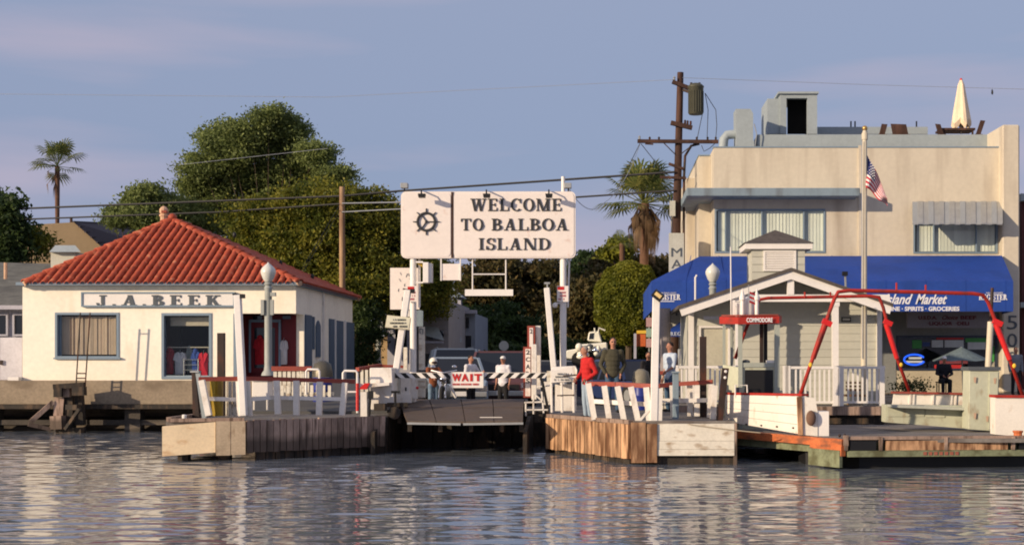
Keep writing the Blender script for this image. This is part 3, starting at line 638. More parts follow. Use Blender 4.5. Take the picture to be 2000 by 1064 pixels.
dr = mat('maroon_letter', (.16, .02, .03), .6)
bfont('lettering', 'U.S.D.A.', 1794, 616.5, 1830, 623.5, 48.585, dr, bs, bold=.03)
bfont('lettering', 'Choice', 1840, 615.5, 1871, 624, 48.585, dr, bs, bold=.02, shear=.4)
bfont('lettering', 'BEEF', 1876, 616.5, 1907, 623.5, 48.585, dr, bs, bold=.03)
bfont('lettering', '\u00b7LIQUOR  \u00b7DELI', 1812, 628, 1893, 636, 48.585, dr, bs, bold=.03)
for i, yc in enumerate((630, 665, 700)):
    bfont('house_number', '500'[i], 1967, yc-14, 1987, yc+13, 49.53, greyletter, gb, bold=0)
# upright MARKET sign
ms = thing('blade_sign', 'tall pale upright sign with blue grey letters running down beside the utility pole', 'sign', P(1321, 660, 50.6))
MB().pbox(1307, 455, 1336, 640, 50.6, .25).build('board', mat('pale_sign_board', (.50, .50, .43), .7, .15, 2), ms)
for i, c_ in enumerate('MARKET'): bfont('lettering', c_, 1311, 484+i*23, 1332, 501+i*23, 50.585, greyletter, ms, bold=.0)
# rooftop furniture
um = thing('parasol', 'closed cream parasol standing on the roof terrace', 'parasol', P(1877, 262, 52.6))
uy = 52.6; c0 = P(1877, 262, uy); s_ = F/uy
MB().tube([c0, P(1877, 157, uy)], .03, 8).build('pole', creampole, um)
k = MB(); vs = []; prof = [(157, 2.5), (166, 6), (185, 9), (215, 14), (238, 18), (248, 13)]
for py, r in prof:
    for j in range(20): t = 2*math.pi*j/20; rr = r/s_*(1+.16*math.cos(5*t+.6)); vs.append(P(1877, py, uy)+Vector((rr*math.cos(t), rr*math.sin(t), (-.12*math.cos(5*t) if py > 230 else 0))))
k.add(vs, [(i*20+j, i*20+(j+1) % 20, (i+1)*20+(j+1) % 20, (i+1)*20+j) for i in range(len(prof)-1) for j in range(20)]).build('canopy', mat('cream_canvas', (.82, .66, .47), .8, .08, 3), um)
MB().ell(P(1877, 156, uy), (.05, .05, .06)).build('finial', brightred, um)
tb = thing('patio_table', 'dark wooden table under the parasol on the roof terrace', 'table', P(1877, 262, 52.6))
MB().pbox(1838, 250, 1905, 254, 52.2, .9).build('tabletop', poleW, tb)
for a, Y_ in ((1845, 52.25), (1900, 52.25), (1846, 53), (1899, 53)): MB().tube([P(a, 253, Y_), P(a, 275, Y_)], .03, 6).build('leg', poleW, tb)
for i, (px, wd, lean, lab) in enumerate(((1838, 10, -6, 'dark roof terrace chair left of the parasol'), (1911, 9, 9, 'dark roof terrace chair right of the parasol, leaning outward'), (1759, 30, -4, 'broad dark slatted roof terrace chair'), (1723, 11, 5, 'narrow dark roof terrace chair seen side on'))):
    cth = thing('terrace_chair', lab, 'chair', P(px, 275, 52.1))
    top = 236 if i == 1 else 243
    MB().pprism([(px-wd/2, 262), (px+wd/2, 262), (px+wd/2+lean, top), (px-wd/2+lean, top-1)], 52.1, .06).build('backrest', poleW, cth)
    MB().pbox(px-wd/2-2, 262, px+wd/2+4, 265, 51.95, .5).build('seat', poleW, cth)
    for a, Y_ in ((px-wd/2, 51.98), (px+wd/2, 51.98), (px-wd/2, 52.35), (px+wd/2, 52.35)): MB().tube([P(a, 264, Y_), P(a, 276, Y_)], .02, 5).build('leg', poleW, cth)
# ============================================================ PAVILION
PY = 38.0
pv = thing('ticket_pavilion', 'small grey sided pavilion with white gable trim and louvred cupola beside the ferry', 'pavilion', P(1545, 795, PY))
s38 = F/PY
zf = Z(792, 36.4)
def gz_(px):      # roof underside height (photo row) on the front gable
    return 545+abs(px-1545)*(.32)
# siding boards on front wall
wl0, wl1 = X(1345, PY), X(1722, PY)
n = int((Z(545, PY)-zf)/.215)
wallb = MB().bb(wl0+.05, wl1-.05, PY+.06, PY+.2, zf, Z(600, PY)).prism([P(1352, 607, PY+.06), P(1715, 600, PY+.06), P(1545, 541, PY+.06)], (0, .14, 0)); wallb.build('wall', siding, pv)
for i in range(n+1):
    za_ = zf+i*.215; pyc = CY-(za_+.1-EYE)*s38
    xa, xb = 1348, 1720
    if pyc < 606:
        k_ = (606-pyc)/.32; xa = 1360+k_*1.0*.92; xb = 1722-k_*.92
        if xb-xa < 10: break
    if i*.215+zf > Z(641, PY) or True:
        segs = [(xa, xb)]
        if 636 < pyc < 742: segs = [(xa, 1364), (1426, xb)]
        for a, b in segs:
            if b-a > 3: pc('siding_board', pv, ((X(a, PY)+X(b, PY))/2, PY+.03, za_+.108), (X(b, PY)-X(a, PY), .035, .222), siding, (R(-5), 0, 0))
MB().bb(wl0, wl0+.14, PY-.06, PY+.1, zf, Z(608, PY)).build('corner_post', whiteclean, pv)
MB().bb(wl1-.14, wl1, PY-.06, PY+.1, zf, Z(600, PY)).build('corner_post', whiteclean, pv)
MB().bb(wl0, wl0+.1, PY+.2, 42, zf, Z(606, PY)).bb(wl1-.1, wl1, PY+.2, 42, zf, Z(602, PY)).bb(wl0, wl1, 41.9, 42, zf, Z(602, PY)).build('side_wall', siding, pv)
MB().pbox(1365, 636, 1369, 745, PY-.06, .1).pbox(1422, 636, 1426, 745, PY-.06, .1).pbox(1369, 636, 1422, 640, PY-.06, .1).build('door_frame', whiteclean, pv)
MB().pbox(1369, 640, 1422, 745, PY+.01, .06).build('door', mat('putty_door', (.50, .48, .38), .5), pv)
MB().pbox(1374, 617, 1404, 624, PY-.03, .03).build('name_plate', mat('plate_blue_white', (.55, .58, .66), .5), pv)
# free standing white columns at the porch front
GF = 36.7
for px in (1443, 1632):
    MB().pbox(px-6, 598, px+6, 716, GF+.05, .16).pbox(px-8, 590, px+8, 598, GF+.03, .2).build('porch_column', whiteclean, pv)
# gable: beam, barge boards, king post
MB().pbox(1430, 575, 1738, 589, GF+.10, .12).build('tie_beam', whiteclean, pv)
MB().pbox(1538, 530, 1551, 575, GF+.08, .14).build('king_post', whiteclean, pv)
for side, pts in ((0, [(1326, 600), (1545, 526), (1545, 545), (1332, 617)]), (1, [(1545, 526), (1742, 596), (1738, 613), (1545, 545)])):
    MB().pprism(pts, GF, .09).build('barge_board', whiteclean, pv)
# roof
rz0, rz1 = Z(598, GF), Z(524, GF)
xl_, xa_, xr_ = X(1324, GF), X(1545, GF), X(1744, GF)
for a, b in (((xl_, rz0), (xa_, rz1)), ((xa_, rz1), (xr_, Z(594, GF)))):
    MB().prism([(a[0], GF-.05, a[1]+.02), (b[0], GF-.05, b[1]+.02), (b[0], GF-.05, b[1]-.07), (a[0], GF-.05, a[1]-.07)], (0, 5.6, 0)).build('roof_slope', shingle, pv)
# cupola
CYp = 38.6
cu = MB().pbox(1469, 484, 1571, 550, CYp, 1.35).build('cupola', siding, pv)
for i in range(4): pcp('siding_board', cu, 1468, 487+i*15, 1572, 501+i*15, CYp-.03, .03, siding)
lf = MB().pbox(1491, 489, 1495, 529, CYp-.07, .05).pbox(1551, 489, 1555, 529, CYp-.07, .05).pbox(1495, 489, 1551, 492, CYp-.07, .05).pbox(1495, 526, 1551, 529, CYp-.07, .05).build('louvre_frame', whiteclean, cu)
for i in range(7): pc('louvre_slat', cu, (X(1523, CYp), CYp-.045, Z(495.2+i*4.7, CYp)), (X(1551, CYp)-X(1495, CYp), .05, .045), whiteclean, (R(35), 0, 0))
MB().pbox(1456, 474, 1587, 486, CYp-.15, 1.65).build('cupola_cornice', whiteclean, cu)
a = P(1453, 474, CYp-.2); b = P(1590, 474, CYp-.2); c_ = Vector(((a.x+b.x)/2, CYp+.67, Z(449, CYp+.67)))
MB().add([a, b, b+Vector((0, 1.8, 0)), a+Vector((0, 1.8, 0)), c_], [(0, 1, 4), (1, 2, 4), (2, 3, 4), (3, 0, 4), (3, 2, 1, 0)]).build('cupola_roof', shingle, cu)
MB().pbox(1644, 619, 1662, 628, PY-.06, .06).build('wall_vent', black, pv)
MB().pbox(1646, 621, 1660, 626, PY-.075, .012).build('vent_face', siding, pv)
# platform under the pavilion
pd = struct(MB().bb(X(1310, 36.3), X(1728, 36.3), 36.35, 44, zf-.18, zf-.004).build('pavilion_deck', deckwood))
pc('fascia_plank', pd, (X(1520, 36.3), 36.30, zf-.13), (X(1728, 36.3)-X(1310, 36.3), .06, .22), oldwood)
pc('fascia_plank', pd, (X(1520, 36.3), 36.5, zf-.38), (X(1728, 36.3)-X(1310, 36.3), .08, .2), darkwood)
for i in range(6): pc('pile', pd, (X(1330+i*78, 36.5), 36.7, .1), (.22, .22, 1.6), darkwood)
struct(MB().bb(X(1728, 36.3)+.02, 30, 38.5, 43.58, -1, 1.13).build('quay', concrete))
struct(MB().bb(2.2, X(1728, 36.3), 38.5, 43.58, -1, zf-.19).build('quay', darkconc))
# white picket railing
rl = thing('picket_railing', 'white picket railing along the pavilion deck behind the red ferry gallows', 'railing', P(1628, 793, 36.45))
def picket(par, pxs, top, bot, Y, posts, step):
    a, b = pxs
    pcp('top_rail', par, a, top, b, top+5, Y-.02, .10, whiteclean); pcp('bottom_rail', par, a, bot-9, b, bot-5, Y, .06, whiteclean)
    for p in posts: pcp('post', par, p-5, top-1, p+5, bot+2, Y-.03, .13, whiteclean)
    x = a+6
    while x < b-4:
        if all(abs(x-p) > 7 for p in posts): pcp('baluster', par, x-1.7, top+5, x+1.7, bot-8, Y+.01, .045, whiteclean)
        x += step
picket(rl, (1530, 1729), 715, 792, 36.45, (1535, 1575-36, 1632, 1643, 1723), 9.3)
rl2 = thing('picket_railing', 'white picket railing in front of the pavilion door left of the wheelhouse', 'railing', P(1370, 790, 36.45))
picket(rl2, (1316, 1436), 714, 790, 36.45, (1320, 1432), 9.3)
bn = thing('bench', 'brown slatted bench behind the white pavilion railing', 'bench', P(1668, 790, 37.2))
for y_ in (745, 752, 759): pcp('slat', bn, 1652, y_, 1692, y_+4, 37.4, .04, tanwood)
pcp('seat', bn, 1652, 770, 1692, 774, 37.0, .4, tanwood)
for a in (1655, 1688): pcp('leg', bn, a, 742, a+3, 792, 37.25, .06, tanwood)

# ============================================================ LEFT DOCK
DZ = .90
ld = struct(MB().prism([(-9.9, 31.42, DZ), (-8.14, 31.75, DZ), (-5.35, 34.25, DZ), (-5.35, 37.0, DZ), (-9.9, 37.0, DZ)], (0, 0, -.12)).build('left_dock', deckwood))
# face boards: white end panel, pale plywood, then weathered planks
def facerow(par, A, B, n, m, z0, z1, name='plank', jit=.02, th=.05):
    A = Vector(A); B = Vector(B)
    for i in range(n):
        a = A.lerp(B, i/n); b = A.lerp(B, (i+1)/n-.004/ max(.01, 1)); 
        o = pc(name, par, ((a.x+b.x)/2, (a.y+b.y)/2, (z0+z1)/2+rnd.uniform(-jit, jit)*.6), ((b-a).length*.97, th+rnd.uniform(0, .03), z1-z0+rnd.uniform(-jit, jit)), m, (0, 0, math.atan2(B.y-A.y, B.x-A.x)))
MB().prism([(-9.95, 31.30, .80), (-8.80, 31.50, .89), (-8.80, 31.50, .20), (-9.95, 31.30, .12)], (.0, .14, 0)).build('end_board', mat('cream_end_board', (.80, .64, .42), .7, .12, 2, .003, stain=(.50, .28, .12), smin=.56, smax=.76, sscale=(2, 2, 5)), ld)
facerow(ld, (-8.79, 31.50, 0), (-8.15, 31.66, 0), 2, palewood, .14, .90)
A_ = Vector((-8.14, 31.68, 0)); B_ = Vector((-5.36, 34.2, 0))
facerow(ld, A_, B_, 22, oldwood, .18, .92, jit=.015)
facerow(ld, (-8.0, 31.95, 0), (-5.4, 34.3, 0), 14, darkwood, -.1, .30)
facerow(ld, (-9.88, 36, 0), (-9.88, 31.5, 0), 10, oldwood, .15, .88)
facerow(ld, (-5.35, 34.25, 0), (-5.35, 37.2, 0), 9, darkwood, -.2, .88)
pcbar('kerb_timber', ld, (-9.85, 31.5, .95), (-9.85, 36.5, .95), .14, .10, oldwood)
pcbar('kerb_timber', ld, (-9.85, 31.42, .93), (-8.2, 31.74, .94), .12, .08, oldwood)
for a, b in ((-9.6, 31.6), (-8.7, 31.8), (-7.6, 33.0), (-6.4, 33.9)): pc('pile', ld, (a, b+.2, -.1), (.24, .24, .9), darkwood)
MB().lathe((X(360, 31.7), 31.7, .90), [(.05, 0), (.055, .13), (.04, .15)]).build('plastic_cap', whiteclean, ld)

def rail_thing(label, rails, posts, py_top, cap=redrail, midh=.45, capw=.12, name='dock_railing', capd=.10):
    """rails: list of world points of the cap; posts: list of (px,py_bottom,Y,px_top,py_top)"""
    t = thing(name, label, 'railing', rails[0]-Vector((0, 0, 1)))
    for a, b in zip(rails, rails[1:]): pcbar('cap_rail', t, a, b, capw, capd, cap)
    for (pb, yb, Y, ptop, yt) in posts: pcbar('post', t, P(pb, yb, Y), P(ptop, yt, Y), .13, .13, white)
    return t
r1 = rail_thing('white post railing with red cap along the front edge of the left dock', [P(388, 740, 31.9), P(470, 739, 32.2), P(541, 740, 32.7), P(640, 743, 33.4), P(692, 745, 33.8)],
    [(408, 811, 31.7, 394, 742), (470, 812, 32.1, 467, 744), (487, 812, 32.2, 482, 744), (543, 808, 32.6, 540, 743), (579, 810, 32.9, 579, 743), (623, 810, 33.2, 625, 745), (668, 810, 33.5, 674, 747)], 0)
for a, b in ((P(404, 778, 31.9), P(480, 780, 32.2)), (P(480, 780, 32.25), P(541, 775, 32.7)), (P(541, 776, 32.7), P(672, 779, 33.5))): pcbar('mid_rail', r1, a, b, .07, .09, white)
# inner picket fence (left return) and distant picket fences
def pickets(label, x0, x1, y0, y1, Y, n, m=offwhite, cap=None, capy=0, slope=0, name='picket_fence', wfrac=.72):
    t = thing(name, label, 'fence', P((x0+x1)/2, y1, Y))
    for i in range(n):
        a = x0+(x1-x0)*i/n; w_ = (x1-x0)/n*wfrac; s = slope*(i/n)
        pcp('picket', t, a, y0+s+rnd.uniform(-.4, .4), a+w_, y1+rnd.uniform(-.5, .5), Y, .05, m)
    pcbar('back_rail', t, P(x0, (y0*.3+y1*.7), Y+.07), P(x1, (y0*.3+y1*.7), Y+.07), .05, .09, m)
    if cap: pcbar('cap_rail', t, P(x0-3, y0-capy/2, Y+.02), P(x1+3, y0-capy/2+slope, Y+.02), .12, capy/F*Y, cap)
    return t
pickets('tall white picket panel behind the yellow posts on the left dock', 436, 482, 745, 812, 34.3, 5)
pickets('low white picket fence with brown cap beside the lamp post base', 534, 606, 724, 772, 38.5, 8, cap=redrail, capy=9)
pickets('row of short white pickets behind the left dock railing', 548, 652, 752, 776, 37.0, 9, wfrac=.5)
wbx = thing('utility_box', 'plain white box standing behind the left dock railing', 'box', P(508, 812, 35))
MB().pbox(492, 744, 524, 775, 35, .5).build('body', whiteclean, wbx, bevel=.02); MB().pbox(490, 740, 526, 744, 34.95, .6).build('lid', whiteclean, wbx)
for a in (494, 520): MB().pbox(a, 775, a+3, 800, 35.02, .06).build('leg', white, wbx)
tag(MB().pbox(424, 650, 437, 812, 34.0, .16).build('steel_pile', steel), 'tall flat brown steel pile standing behind the yellow posts', 'pile')
for i, (a, b, lb) in enumerate(((410, 420, 'narrow mustard yellow post on the left dock'), (421, 433, 'wide mustard yellow post beside the tall brown pile'))): tag(MB().pbox(a, 742, b, 812, 33.2+i*.1, .12).build('yellow_post', yellow), lb, 'post')
sp = thing('steel_beam', 'leaning rusty channel beam with grey edge at the back of the left dock', 'beam', P(388, 820, 33))
MB().prism([P(374, 724, 33), P(381, 724, 33), P(390, 826, 33), P(377, 826, 33)], (0, .14, 0)).build('web', steel, sp)
MB().prism([P(381, 724, 32.95), P(390, 724, 32.95), P(404, 826, 32.95), P(396, 826, 32.95)], (0, .05, 0)).build('flange', roofgrey, sp)
MB().pbox(371, 724, 388, 727, 32.9, .2).build('head_plate', galv, sp)

def leanpole(label, b, t, Y, w_=.16, head=None, hm=galv):
    o = thing('white_pole', label, 'pole', P(b[0], b[1], Y))
    MB().bar(P(*b, Y), P(*t, Y), w_, w_).build('shaft', whiteclean, o, bevel=.015)
    if head == 'bar': MB().tube([P(t[0]-10, t[1]-2, Y), P(t[0]+12, t[1]+3, Y)], .02, 6).pbox(t[0]+4, t[1]-2, t[0]+12, t[1]+6, Y-.1, .15).build('lamp_arm', black, o)
    if head == 'tee': MB().tube([P(t[0]+1, t[1]+2, Y), P(t[0]+1, t[1]-9, Y)], .02, 6).tube([P(t[0]-5, t[1]-9, Y), P(t[0]+6, t[1]-9, Y)], .03, 6).build('tee_head', galv, o)
    if head == 'flood':
        h = MB().box(P(t[0]+3, t[1]-3, Y-.12), (.25, .18, .16), 0, R(15), R(38)).build('lamp_head', black, o); MB().box(P(t[0]+3.5, t[1]-4, Y-.22), (.16, .03, .08), 0, R(15), R(38)).build('lamp_glass', mat('amber_lens', (.75, .55, .25), .3), h)
    return o
leanpole('tall leaning white pole with small dark arm on the left dock railing', (476, 812), (464, 576), 32.0, .16, 'bar')
leanpole('leaning white pole with cross arm just left of the left sign post', (772, 735), (797, 566), 35.6, .16, 'bar')
leanpole('leaning white pole with thin tee top just left of the right sign post', (1082, 722), (1068, 562), 35.8, .15, 'tee')
leanpole('tall white pole carrying an angled floodlight on the right dock', (1277, 828), (1282, 580), 30.9, .17, 'flood')

# barrels
def barrel_(label, px, top, bot, r, Y, m, lid, name='trash_barrel'):
    t = thing(name, label, 'trash barrel', P(px, bot, Y)); s = F/Y; b = P(px, bot, Y); h = (bot-top)/s; rr = r/s
    MB().lathe(b, [(rr*.93, 0), (rr, h*.1), (rr*.96, h*.32), (rr*1.02, h*.34), (rr*.96, h*.37), (rr*.97, h*.62)], 20).build('drum', m, t, smooth=True)
    MB().lathe(b+Vector((0, 0, h*.63)), [(rr*1.05, 0), (rr*1.05, h*.10), (rr*.85, h*.30), (rr*.3, h*.37)], 20).build('dome_lid', lid, t, smooth=True)
bl = mat('bronze_grey_lid', (.12, .11, .085), .4, .2, 3, metal=.4)
barrel_('blue trash barrel with domed bronze lid by the left dock railing', 630, 704, 790, 19, 38.6, bluebin, bl)
barrel_('blue barrel with broad olive grey lid behind the right dock railing', 1252, 720, 800, 17, 34.5, bluebin, mat('olive_lid', (.22, .20, .15), .6, .2, 3))
# pipe hoops
def hoop(label, x0, x1, y0, y1, Y, redleg=False):
    t = thing('pipe_hoop', label, 'hoop rail', P((x0+x1)/2, y1, Y))
    MB().tube([P(x0, y1, Y), P(x0, y0+4, Y), P(x0+3, y0, Y), P(x1-3, y0, Y), P(x1, y0+4, Y), P(x1, y1, Y)], .03, 8).build('pipe', whiteclean, t, smooth=True)
    MB().tube([P(x0, (y0+y1)/2, Y), P(x1, (y0+y1)/2, Y)], .025, 6).build('cross_bar', whiteclean, t)
    if redleg: MB().tube([P(x1, y0+24, Y), P(x1, y1-4, Y)], .038, 8).build('red_sleeve', brightred, t)
hoop('white pipe hoop rail with red sleeve near the left gate', 670, 698, 724, 806, 34.5, True)
hoop('white square pipe hoop in front of the blue barrel', 598, 624, 721, 770, 36.5)

# gate cluster, left -----------------------------------------------------
gl = thing('gate_cabinet', 'battered white cabinet with red topped corner left of the barrier', 'cabinet', P(735, 812, 34.8))
MB().pprism([(722, 718), (766, 718), (770, 800), (724, 800)], 34.9, .7).build('body', white, gl, bevel=.02)
MB().pprism([(703, 749), (760, 747), (760, 752), (703, 758)], 34.55, .4).build('shelf', white, gl)
MB().pprism([(700, 760), (712, 748), (722, 748), (716, 760)], 34.5, .15).build('red_corner', brightred, gl)
MB().pprism([(704, 765), (716, 765), (717, 822), (704, 822)], 34.5, .12).build('front_post', white, gl)
MB().pbox(719, 763, 728, 778, 34.45, .12).build('lamp', black, gl); MB().tube([P(723, 778, 34.5), P(721, 815, 34.5)], .03, 6).build('lamp_stem', black, gl)
MB().pbox(730, 788, 752, 802, 34.5, .3).build('motor', darkwood, gl)
ls = thing('rail_stub', 'short stub of white slats with faded red cap near the left gate cabinet', 'railing', P(715, 800, 36.5))
for a in (704, 713, 722): pcp('slat', ls, a, 722, a+5.5, 765, 36.6, .05, offwhite)
pcbar('cap_rail', ls, P(698, 721, 36.6), P(742, 714, 37.2), .14, .10, redrail); pcbar('cap_rail', ls, P(742, 714, 37.2), P(792, 716, 37.3), .14, .07, redrail)
ws = thing('post_cluster', 'group of upright white boards bolted beside the left sign post', 'posts', P(812, 800, 36.1))
for a, b, c_, d_, Y_, m_ in ((788, 678, 795, 722, 35.9, offwhite), (800, 682, 812, 722, 36.25, white), (818, 638, 829, 722, 36.3, offwhite), (783, 735, 800, 776, 35.7, white), (801, 735, 815, 778, 35.9, white), (816, 735, 830, 776, 36.2, offwhite), (764, 718, 776, 765, 35.6, offwhite), (776, 770, 803, 786, 35.6, white)):
    pcp('board', ws, a, b, c_, d_, Y_, .12, m_)
MB().pbox(791, 756, 794, 763, 35.68, .02).build('hand_mark', black, ws); MB().ell(P(815, 757, 35.85), (.04, .02, .04)).build('red_reflector', brightred, ws)
MB().tube([P(820, 641, 36.28), P(820, 650, 36.28), P(826, 652, 36.28), P(826, 643, 36.28), P(820, 641, 36.28)], .012, 5).build('painted_mark', greyletter, ws)
gp = thing('grey_sheet', 'small blue grey sheet panel fixed beside the left sign post', 'panel', P(818, 635, 36.7))
MB().pprism([(812, 607), (820, 605), (826, 607), (826, 637), (812, 637)], 36.6, .08).build('sheet', ledgegrey, gp)
# clutter of dark winch parts each side of ramp
wn = thing('ramp_winch', 'dark winch gear and beams at the left edge of the ramp', 'winch', P(780, 812, 35))
for a, b, c_, d_, Y_ in ((756, 786, 796, 794, 34.8, ), (762, 794, 770, 820, 34.8), (776, 794, 784, 826, 34.9), (790, 792, 796, 820, 35.0), (756, 800, 796, 806, 35.1)): pcp('beam', wn, a, b, c_, d_, Y_, .12, darkwood)
MB().tube([P(772, 764, 34.7), P(772, 792, 34.7)], .03, 6).tube([P(764, 765, 34.7), P(781, 765, 34.7)], .03, 6).build('crank', black, wn)
MB().tube([P(770, 806, 34.6), P(772, 806, 34.9)], .16, 12).build('drum', darkwood, wn)
wn2 = thing('ramp_winch', 'white framed winch gear and dark lever at the right edge of the ramp', 'winch', P(1042, 822, 34.8))
for a, b in (((1024, 786), (1072, 784)), ((1026, 800), (1070, 800)), ((1027, 784), (1027, 812)), ((1042, 770), (1042, 808)), ((1058, 764), (1062, 806)), ((1048, 756), (1075, 752)), ((1045, 770), (1068, 790))): MB().tube([P(*a, 34.6), P(*b, 34.6)], .022, 6).build('pipe', white, wn2)
for a, b, c_, d_ in ((1044, 800, 1060, 824), (1062, 792, 1072, 818), (1030, 806, 1044, 812)): pcp('block', wn2, a, b, c_, d_, 34.8, .2, darkwood)
MB().tube([P(1056, 738, 34.5), P(1060, 748, 34.5), P(1070, 798, 34.5)], .035, 6).build('lever', black, wn2)

# ramp --------------------------------------------------------------------
rm = thing('loading_ramp', 'grey brown loading ramp sloping down to the dark water between the docks', 'ramp', P(908, 810, 34))
crest = Z(779, 36.6); fz = Z(822, 33.1)
xa, xb = X(777, 36.6), X(1025, 36.6); xc, xd = X(796, 33.1), X(1022, 33.1)
for i in range(4):
    t0, t1 = i/4, (i+1)/4-.006
    def lp(t, s): 
        a = Vector((xa+(xb-xa)*t, 36.6, crest)); b = Vector((xc+(xd-xc)*t, 33.1, fz)); return a.lerp(b, s)
    MB().prism([lp(t0, 0), lp(t1, 0), lp(t1, .45)+Vector((0, 0, .03)), lp(t0, .45)+Vector((0, 0, .03))], (0, 0, -.08)).build('plate', ramptop, rm)
    MB().prism([lp(t0, .455)+Vector((0, 0, .02)), lp(t1, .455)+Vector((0, 0, .02)), lp(t1, 1), lp(t0, 1)], (0, 0, -.06)).build('plate', ramptop, rm)
MB().prism([(xa, 36.6, crest-.01), (xb, 36.6, crest-.01), (xb, 38.6, .86), (xa, 38.6, .86)], (0, 0, -.08)).build('rear_plate', ramptop, rm)
MB().bar((xc, 33.06, fz-.05), (X(900, 33.1), 33.06, fz-.07), .05, .05).build('lip', galv, rm)
MB().bar((X(905, 33.1), 33.06, fz-.07), (xd, 33.06, fz-.05), .05, .05).build('lip', galv, rm)
MB().bar(P(937, 815, 33.6), P(981, 815, 33.6), .03, .03).build('guide_strip', whiteclean, rm)
for px in (800, 860, 920, 980, 1018): pcbar('joist', rm, P(px, 836, 33.4), (X(px, 36.6), 36.6, crest-.2), .1, .16, darkwood)
for sx_, xx in ((-1, xa-.12), (1, xb+.12)): MB().prism([(xx, 33.6, .55), (xx, 36.8, 1.0), (xx, 36.8, -.3), (xx, 33.6, -.3)], (.1*sx_, 0, 0)).build('side_wall', darkwood, rm)

# barrier -----------------------------------------------------------------
br = thing('barrier_arm', 'black and white striped barrier arm closing the ferry ramp', 'barrier', P(1068, 733, 35.3))
BYy = 35.3; xs0, xs1 = 756, 1068; L0 = xs0; i = 0; blk = black
while L0 < xs1:
    L1 = min(L0+10.2, xs1); sl = 5 if L0 > 912 else -5
    if L0 > 900 and L0 < 912: sl = 0
    MB().pprism([(L0+sl, 728), (L1+sl, 728), (L1-sl, 738), (L0-sl, 738)], BYy, .04).build('stripe', blk if i % 2 else whiteclean, br); L0 = L1; i += 1
MB().pprism([(722, 722), (757, 727.5), (757, 733), (722, 730)], BYy, .04).build('arm_end', whiteclean, br)
MB().pbox(726, 727.2, 1068, 727.9, BYy-.01, .06).build('edge_strip', whiteclean, br)
wsn = thing('wait_sign', 'white board reading WAIT in red hung on the striped barrier', 'sign', P(912, 757, 35.2))
MB().pbox(880, 726, 944, 757, 35.22, .03).build('board', whiteclean, wsn)
wr = mat('sign_red', (.50, .02, .02), .5)
for i, (c_, a, b) in enumerate((('W', 883, 901), ('A', 901, 915), ('I', 918, 923), ('T', 926, 941))): bfont('letter', c_, a, 729.5, b, 744, 35.205, wr, wsn, bold=.05)
dashes(wsn, 883, 747, 942, 753, 1, 35.205, wr)

# gate cluster, right -----------------------------------------------------
def board_sign(label, px0, px1, py0, py1, Y, chars, post, frame_m=red):
    t = thing('lane_sign', label, 'sign', P(px0, py1, Y))
    MB().pbox(px0, py0, px1, py1, Y, .06).build('frame', frame_m, t)
    MB().pbox(px0+4, py0+4, px1-4, py1-3, Y-.015, .014).build('face', signwhite, t)
    y = py0+6
    for c_ in chars: bfont('lettering', c_, px0+5, y, px1-5, y+9, Y-.022, darkletter, t, bold=.02, ext=.005); y += 14
    return t
board_sign('upper red framed white lane sign right of the ramp', 1030, 1045, 636, 690, 36.2, '2', 0, redrail)
board_sign('taller red framed lane sign with lettering running down right of the ramp', 1022, 1040, 677, 776, 35.9, '2CARS', 0, redrail)
for a, b, c_, d_, Y_, lb in ((1046, 636, 1056, 770, 36.3, 'tallest of the square white posts beside the red framed signs'), (1038, 672, 1048, 780, 35.7, 'shorter square white post in front of the red framed signs')):
    tag(MB().pbox(a, b, c_, d_, Y_, .12).build('square_post', white, bevel=.01), lb, 'post')
cb = thing('control_cabinet', 'white curved top control cabinet with grey lettering right of the barrier', 'cabinet', P(1100, 800, 34))
MB().prism([P(1075, 748, 34), P(1127, 744, 34), P(1127, 722, 34), P(1124, 714, 34.1), P(1080, 716, 34.1), P(1075, 724, 34)], (0, .5, 0)).build('body', white, cb, bevel=.015)
dashes(cb, 1080, 727, 1124, 744, 3, 33.985, greyletter, seed=5)
for a in (1077, 1097, 1120): MB().tube([P(a, 746, 34.05), P(a+1, 805, 34.05)], .03, 6).build('leg', white, cb)
MB().tube([P(1088, 772, 34.0), P(1122, 771, 34.0)], .015, 6).build('brace', steel, cb)
MB().tube([P(1100, 734, 33.9), P(1138, 731, 33.7)], .02, 6).build('handle', steel, cb)
MB().pbox(1084, 750, 1126, 802, 34.5, .06).build('back_panel', white, cb)
MB().pbox(1062, 745, 1078, 790, 35.2, .06).build('side_panel', white, cb)
MB().pbox(1068, 724, 1080, 745, 34.8, .15).build('junction_box', offwhite, cb)

# big sign ------------------------------------------------------------------
SY = 36.0
bs_ = thing('welcome_sign', 'large white welcome sign on two posts reading WELCOME TO BALBOA ISLAND beside a ship wheel', 'sign', P(953, 800, SY))
def rrect(x0, y0, x1, y1, r, n=5):
    o = []
    for cx, cy, a in ((x1-r, y0+r, -90), (x1-r, y1-r, 0), (x0+r, y1-r, 90), (x0+r, y0+r, 180)):
        for i in range(n+1): t = R(a+90*i/n); o.append((cx+r*math.cos(t), cy+r*math.sin(t)))
    return o
MB().pprism(rrect(783, 374, 1124, 504, 10), SY, .26).build('board', signwhite, bs_)
MB().pprism(rrect(786, 377, 880, 501, 8), SY-.012, .011).build('left_panel', signwhite, bs_)
MB().pprism(rrect(886, 377, 1121, 501, 8), SY-.012, .011).build('right_panel', signwhite, bs_)
MB().pbox(881, 375, 885.5, 503, SY-.02, .02).build('divider', poleW, bs_)
ly = SY-.035
serif('WELCOME', 919, 388, 1097, 412, ly, darkletter, bs_, .02, .13)
serif('TO', 900, 427, 944, 450, ly, darkletter, bs_, .02, .13)
serif('BALBOA', 960, 427, 1110, 450, ly, darkletter, bs_, .02, .10)
serif('ISLAND', 935, 465, 1075, 488, ly, darkletter, bs_, .02, .13)
c0 = (832.5, 433)
